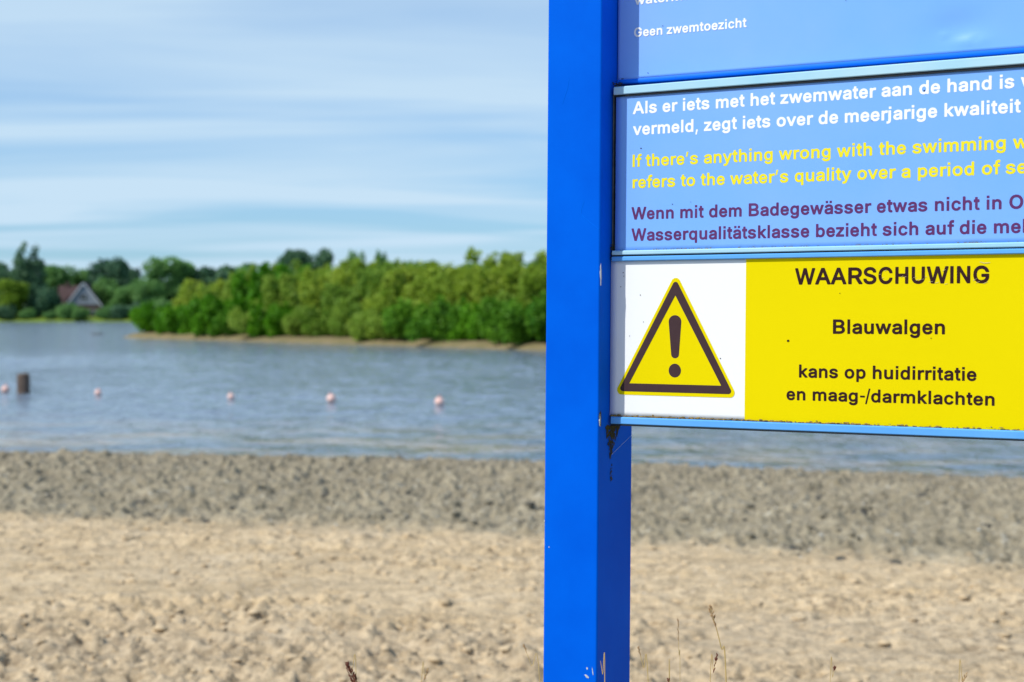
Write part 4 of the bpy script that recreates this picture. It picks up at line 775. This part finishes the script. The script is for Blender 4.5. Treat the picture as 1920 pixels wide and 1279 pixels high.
# faint scratch lines
def scratch(pts, w, plane, m, parent, name='scratch'):
    bm = bmesh.new()
    for (a, b) in zip(pts, pts[1:]):
        a, b = Vector(a), Vector(b); d = (b-a).normalized(); n = Vector((-d.y, d.x))*w
        f = (lambda p: (.0005, p.x, p.y+H0)) if plane == 'side' else (lambda p: (p.x, plane-.0003, p.y+H0))
        vs = [bm.verts.new(f(p)) for p in (a-n, b-n, b+n, a+n)]; g = (lambda p: (.0001, p.x, p.y+H0)) if plane == 'side' else (lambda p: (p.x, plane-.00005, p.y+H0))
        ws = [bm.verts.new(g(p)) for p in (a-n, b-n, b+n, a+n)]; bm.faces.new(vs); bm.faces.new(ws[::-1])
        for k in range(4): bm.faces.new((vs[k], ws[k], ws[(k+1) % 4], vs[(k+1) % 4]))
    bmesh.ops.recalc_face_normals(bm, faces=bm.faces[:]); return part(name, bm, m, parent)
M['scr'] = mat('scratched_blue', (.0, .15, .74), .6, .02)
scratch([(-.025, .160), (-.029, .150), (-.030, .142), (-.018, .132), (-.002, .120)], .00022, 0.0, M['scr'], post0)
scratch([(-.060, .300), (-.052, .322), (-.050, .335)], .0002, 0.0, M['scr'], post0)
# thread of spider silk from the post to its rear edge
bm = bmesh.new()
a, b = Vector((.0006, .047, H0-.2005)), Vector((.0040, .124, H0-.1735)); d = b-a
bmesh.ops.create_cone(bm, segments=4, radius1=.00022, radius2=.00022, depth=d.length, cap_ends=True, matrix=Matrix.Translation((a+b)/2) @ d.to_track_quat('Z', 'Y').to_matrix().to_4x4())
part('spider_thread', bm, M['web'], post0)
M['scuff'] = mat('scuffed_print', (.62, .52, .30), .6)
for k in range(16):
    q = random.Random(k+40); u = q.uniform(.375, .515); v = q.uniform(.040, .058) if k % 2 else q.uniform(.039, .050); l = q.uniform(.003, .007); a = q.uniform(.15, .6)
    scratch([(u, v), (u+l*math.cos(a), v+l*math.sin(a))], .00013, .0380, M['scuff'], p3)
scratch([(.508, .0672), (.513, .0655), (.520, .0662)], .0003, .0380, M['scuff'], p3)
# dark specks on the panels
specks = [(p2, .0386, [(.0451, .2358, .0009), (.4365, .2896, .0010), (.093, .155, .0006), (.120, .157, .0005), (.370, .255, .0006), (.326, .318, .0005)]),
          (p3, .0379, [(.2601, -.0349, .0016), (.3296, .0286, .0005), (.448, -.03, .0006)]),
          (p3, .0386, [(.0195, .060, .0007), (.0205, .055, .0006), (.016, .040, .0006), (.046, .028, .0007), (.051, -.010, .0006), (.165, -.060, .0007), (.030, -.030, .0005)]),
          (p1, .0555, [(.0905, .3355, .0012), (.048, .345, .0006), (.07, .41, .0005), (.33, .42, .0005)])]
for par, y, L_ in specks:
    for i, (u, v, r) in enumerate(L_): blotch('speck', u, v, r, r*.9, y, M['ink'], par, i, n=9, off=.0003)

# ------------------------------------------------------------------ dry grass stems in front
M['straw'] = mat('dry_straw', (.50, .37, .14), .7, .3, var=(30, .6, (.38, .24, .08)))
M['seed_red'] = mat('reddish_seed', (.11, .030, .022), .8, .2, var=(200, .7, (.22, .09, .05)))
M['seed_pale'] = mat('pale_seed', (.42, .29, .15), .8, .2, var=(200, .7, (.28, .15, .08)))
def grass(px0, py0, px1, py1, depth, r, head, label, bend=.0):
    tip = at_depth(px0, py0, depth); low = at_depth(px1, py1, depth); d = (low-tip)
    foot = Vector((low.x+d.x*.6+random.Random(px0).uniform(-.03, .03), low.y-.02, -.02))
    t = empty('grass_stem', foot); tag(t, label, 'grass stem', 'dry grass stems standing in front of the sign')
    P = [tip, tip.lerp(low, .5)+Vector((bend, 0, 0)), low, low.lerp(foot, .5)+Vector((d.x*.15, 0, 0)), foot]
    bm = bmesh.new(); prev = None; n = 6; K = 24
    def cr(u):
        s = u*(len(P)-1); i = min(int(s), len(P)-2); f = s-i; p = [P[max(i-1, 0)], P[i], P[i+1], P[min(i+2, len(P)-1)]]
        return .5*((2*p[1])+(p[2]-p[0])*f+(2*p[0]-5*p[1]+4*p[2]-p[3])*f*f+(3*p[1]-p[0]-3*p[2]+p[3])*f**3)
    for k in range(K+1):
        u = k/K; c = cr(u)-foot; rr = r*(.35+.65*u**.5)
        ring = [bm.verts.new((c.x+rr*math.cos(a*2*math.pi/n), c.y+rr*math.sin(a*2*math.pi/n), c.z)) for a in range(n)]
        if prev:
            for a in range(n): bm.faces.new((prev[a], prev[(a+1) % n], ring[(a+1) % n], ring[a]))
        prev = ring
    part('stem', bm, M['straw'], t)
    # one narrow dry blade low on the stem
    bm = bmesh.new(); q0 = cr(.75)-foot
    prevp = None
    for k in range(7):
        s = k/6; c = q0+Vector((.06*s, -.02*s, .10*s-.14*s*s)); w = .002*(1-s)+.0002
        a1 = bm.verts.new(c+Vector((0, w, 0))); a2 = bm.verts.new(c-Vector((0, w, .0004)))
        if prevp: bm.faces.new((prevp[0], a1, a2, prevp[1]))
        prevp = (a1, a2)
    part('blade', bm, M['straw'], t)
    if head:
        length, width, cnt, m = head; rs = random.Random(px0+7); bm = bmesh.new()
        ax = (tip-P[1]).normalized()
        for k in range(cnt):
            s = rs.random(); env = math.sin(math.pi*min(1, .12+s*.85))**.7; side = rs.uniform(-1, 1)*width*env; dep = rs.uniform(-1, 1)*width*env*.6
            c = tip-foot-ax*length*s+Vector((side, dep, 0)); dirv = (ax+Vector((side*2.2/width*.3, dep/width*.3, 0))).normalized()
            l = rs.uniform(.0018, .0032); mt = Matrix.Translation(c) @ dirv.to_track_quat('Z', 'Y').to_matrix().to_4x4() @ Matrix.Diagonal((.28, .28, 1, 1))
            bmesh.ops.create_icosphere(bm, subdivisions=1, radius=l, matrix=mt)
        part('seed_head', bm, m, t)
grass(650, 1243, 668, 1285, 2.02, .0006, (.040, .0048, 120, M['seed_red']), 'dry stem with a dense dark red seed head, left of the blue post')
grass(981, 1208, 1013, 1290, 1.98, .0006, (.012, .0012, 10, M['seed_pale']), 'thin straw coloured stem leaning left just beside the blue post')
grass(1126, 1239, 1134, 1290, 1.86, .0007, None, 'short pale stem standing in front of the dark side of the blue post')
grass(1197, 1214, 1216, 1290, 2.0, .0007, (.012, .0014, 10, M['seed_pale']), 'straw stem leaning left next right of the blue post')
grass(1271, 1162, 1275, 1290, 2.05, .00045, (.030, .0010, 12, M['seed_pale']), 'very thin upright straw stem between the leaning stem and the tallest one')
grass(1331, 1136, 1362, 1290, 2.0, .0011, (.030, .0030, 26, M['seed_pale']), 'tallest yellow straw stem with a forked pale seed head', .004)
grass(1345, 1226, 1331, 1290, 1.97, .0006, (.026, .0014, 22, M['seed_red']), 'short stem with a narrow dark seed head leaning right beside the tallest one')
grass(1566, 1250, 1556, 1290, 2.0, .0005, (.006, .0016, 8, M['seed_red']), 'lone stem with a tiny dark tip well right of the tallest stem')
grass(1812, 1262, 1798, 1292, 2.05, .0006, (.022, .0026, 24, M['seed_pale']), 'pale seed head just showing at the bottom right')
grass(1253, 1272, 1256, 1292, 2.0, .0006, (.006, .0014, 8, M['seed_red']), 'dark tipped stem barely rising into view between the straw stems')
grass(803, 1252, 790, 1290, 2.25, .0006, (.020, .0022, 18, M['seed_pale']), 'pale stem with few seeds midway between the red seed head and the post')
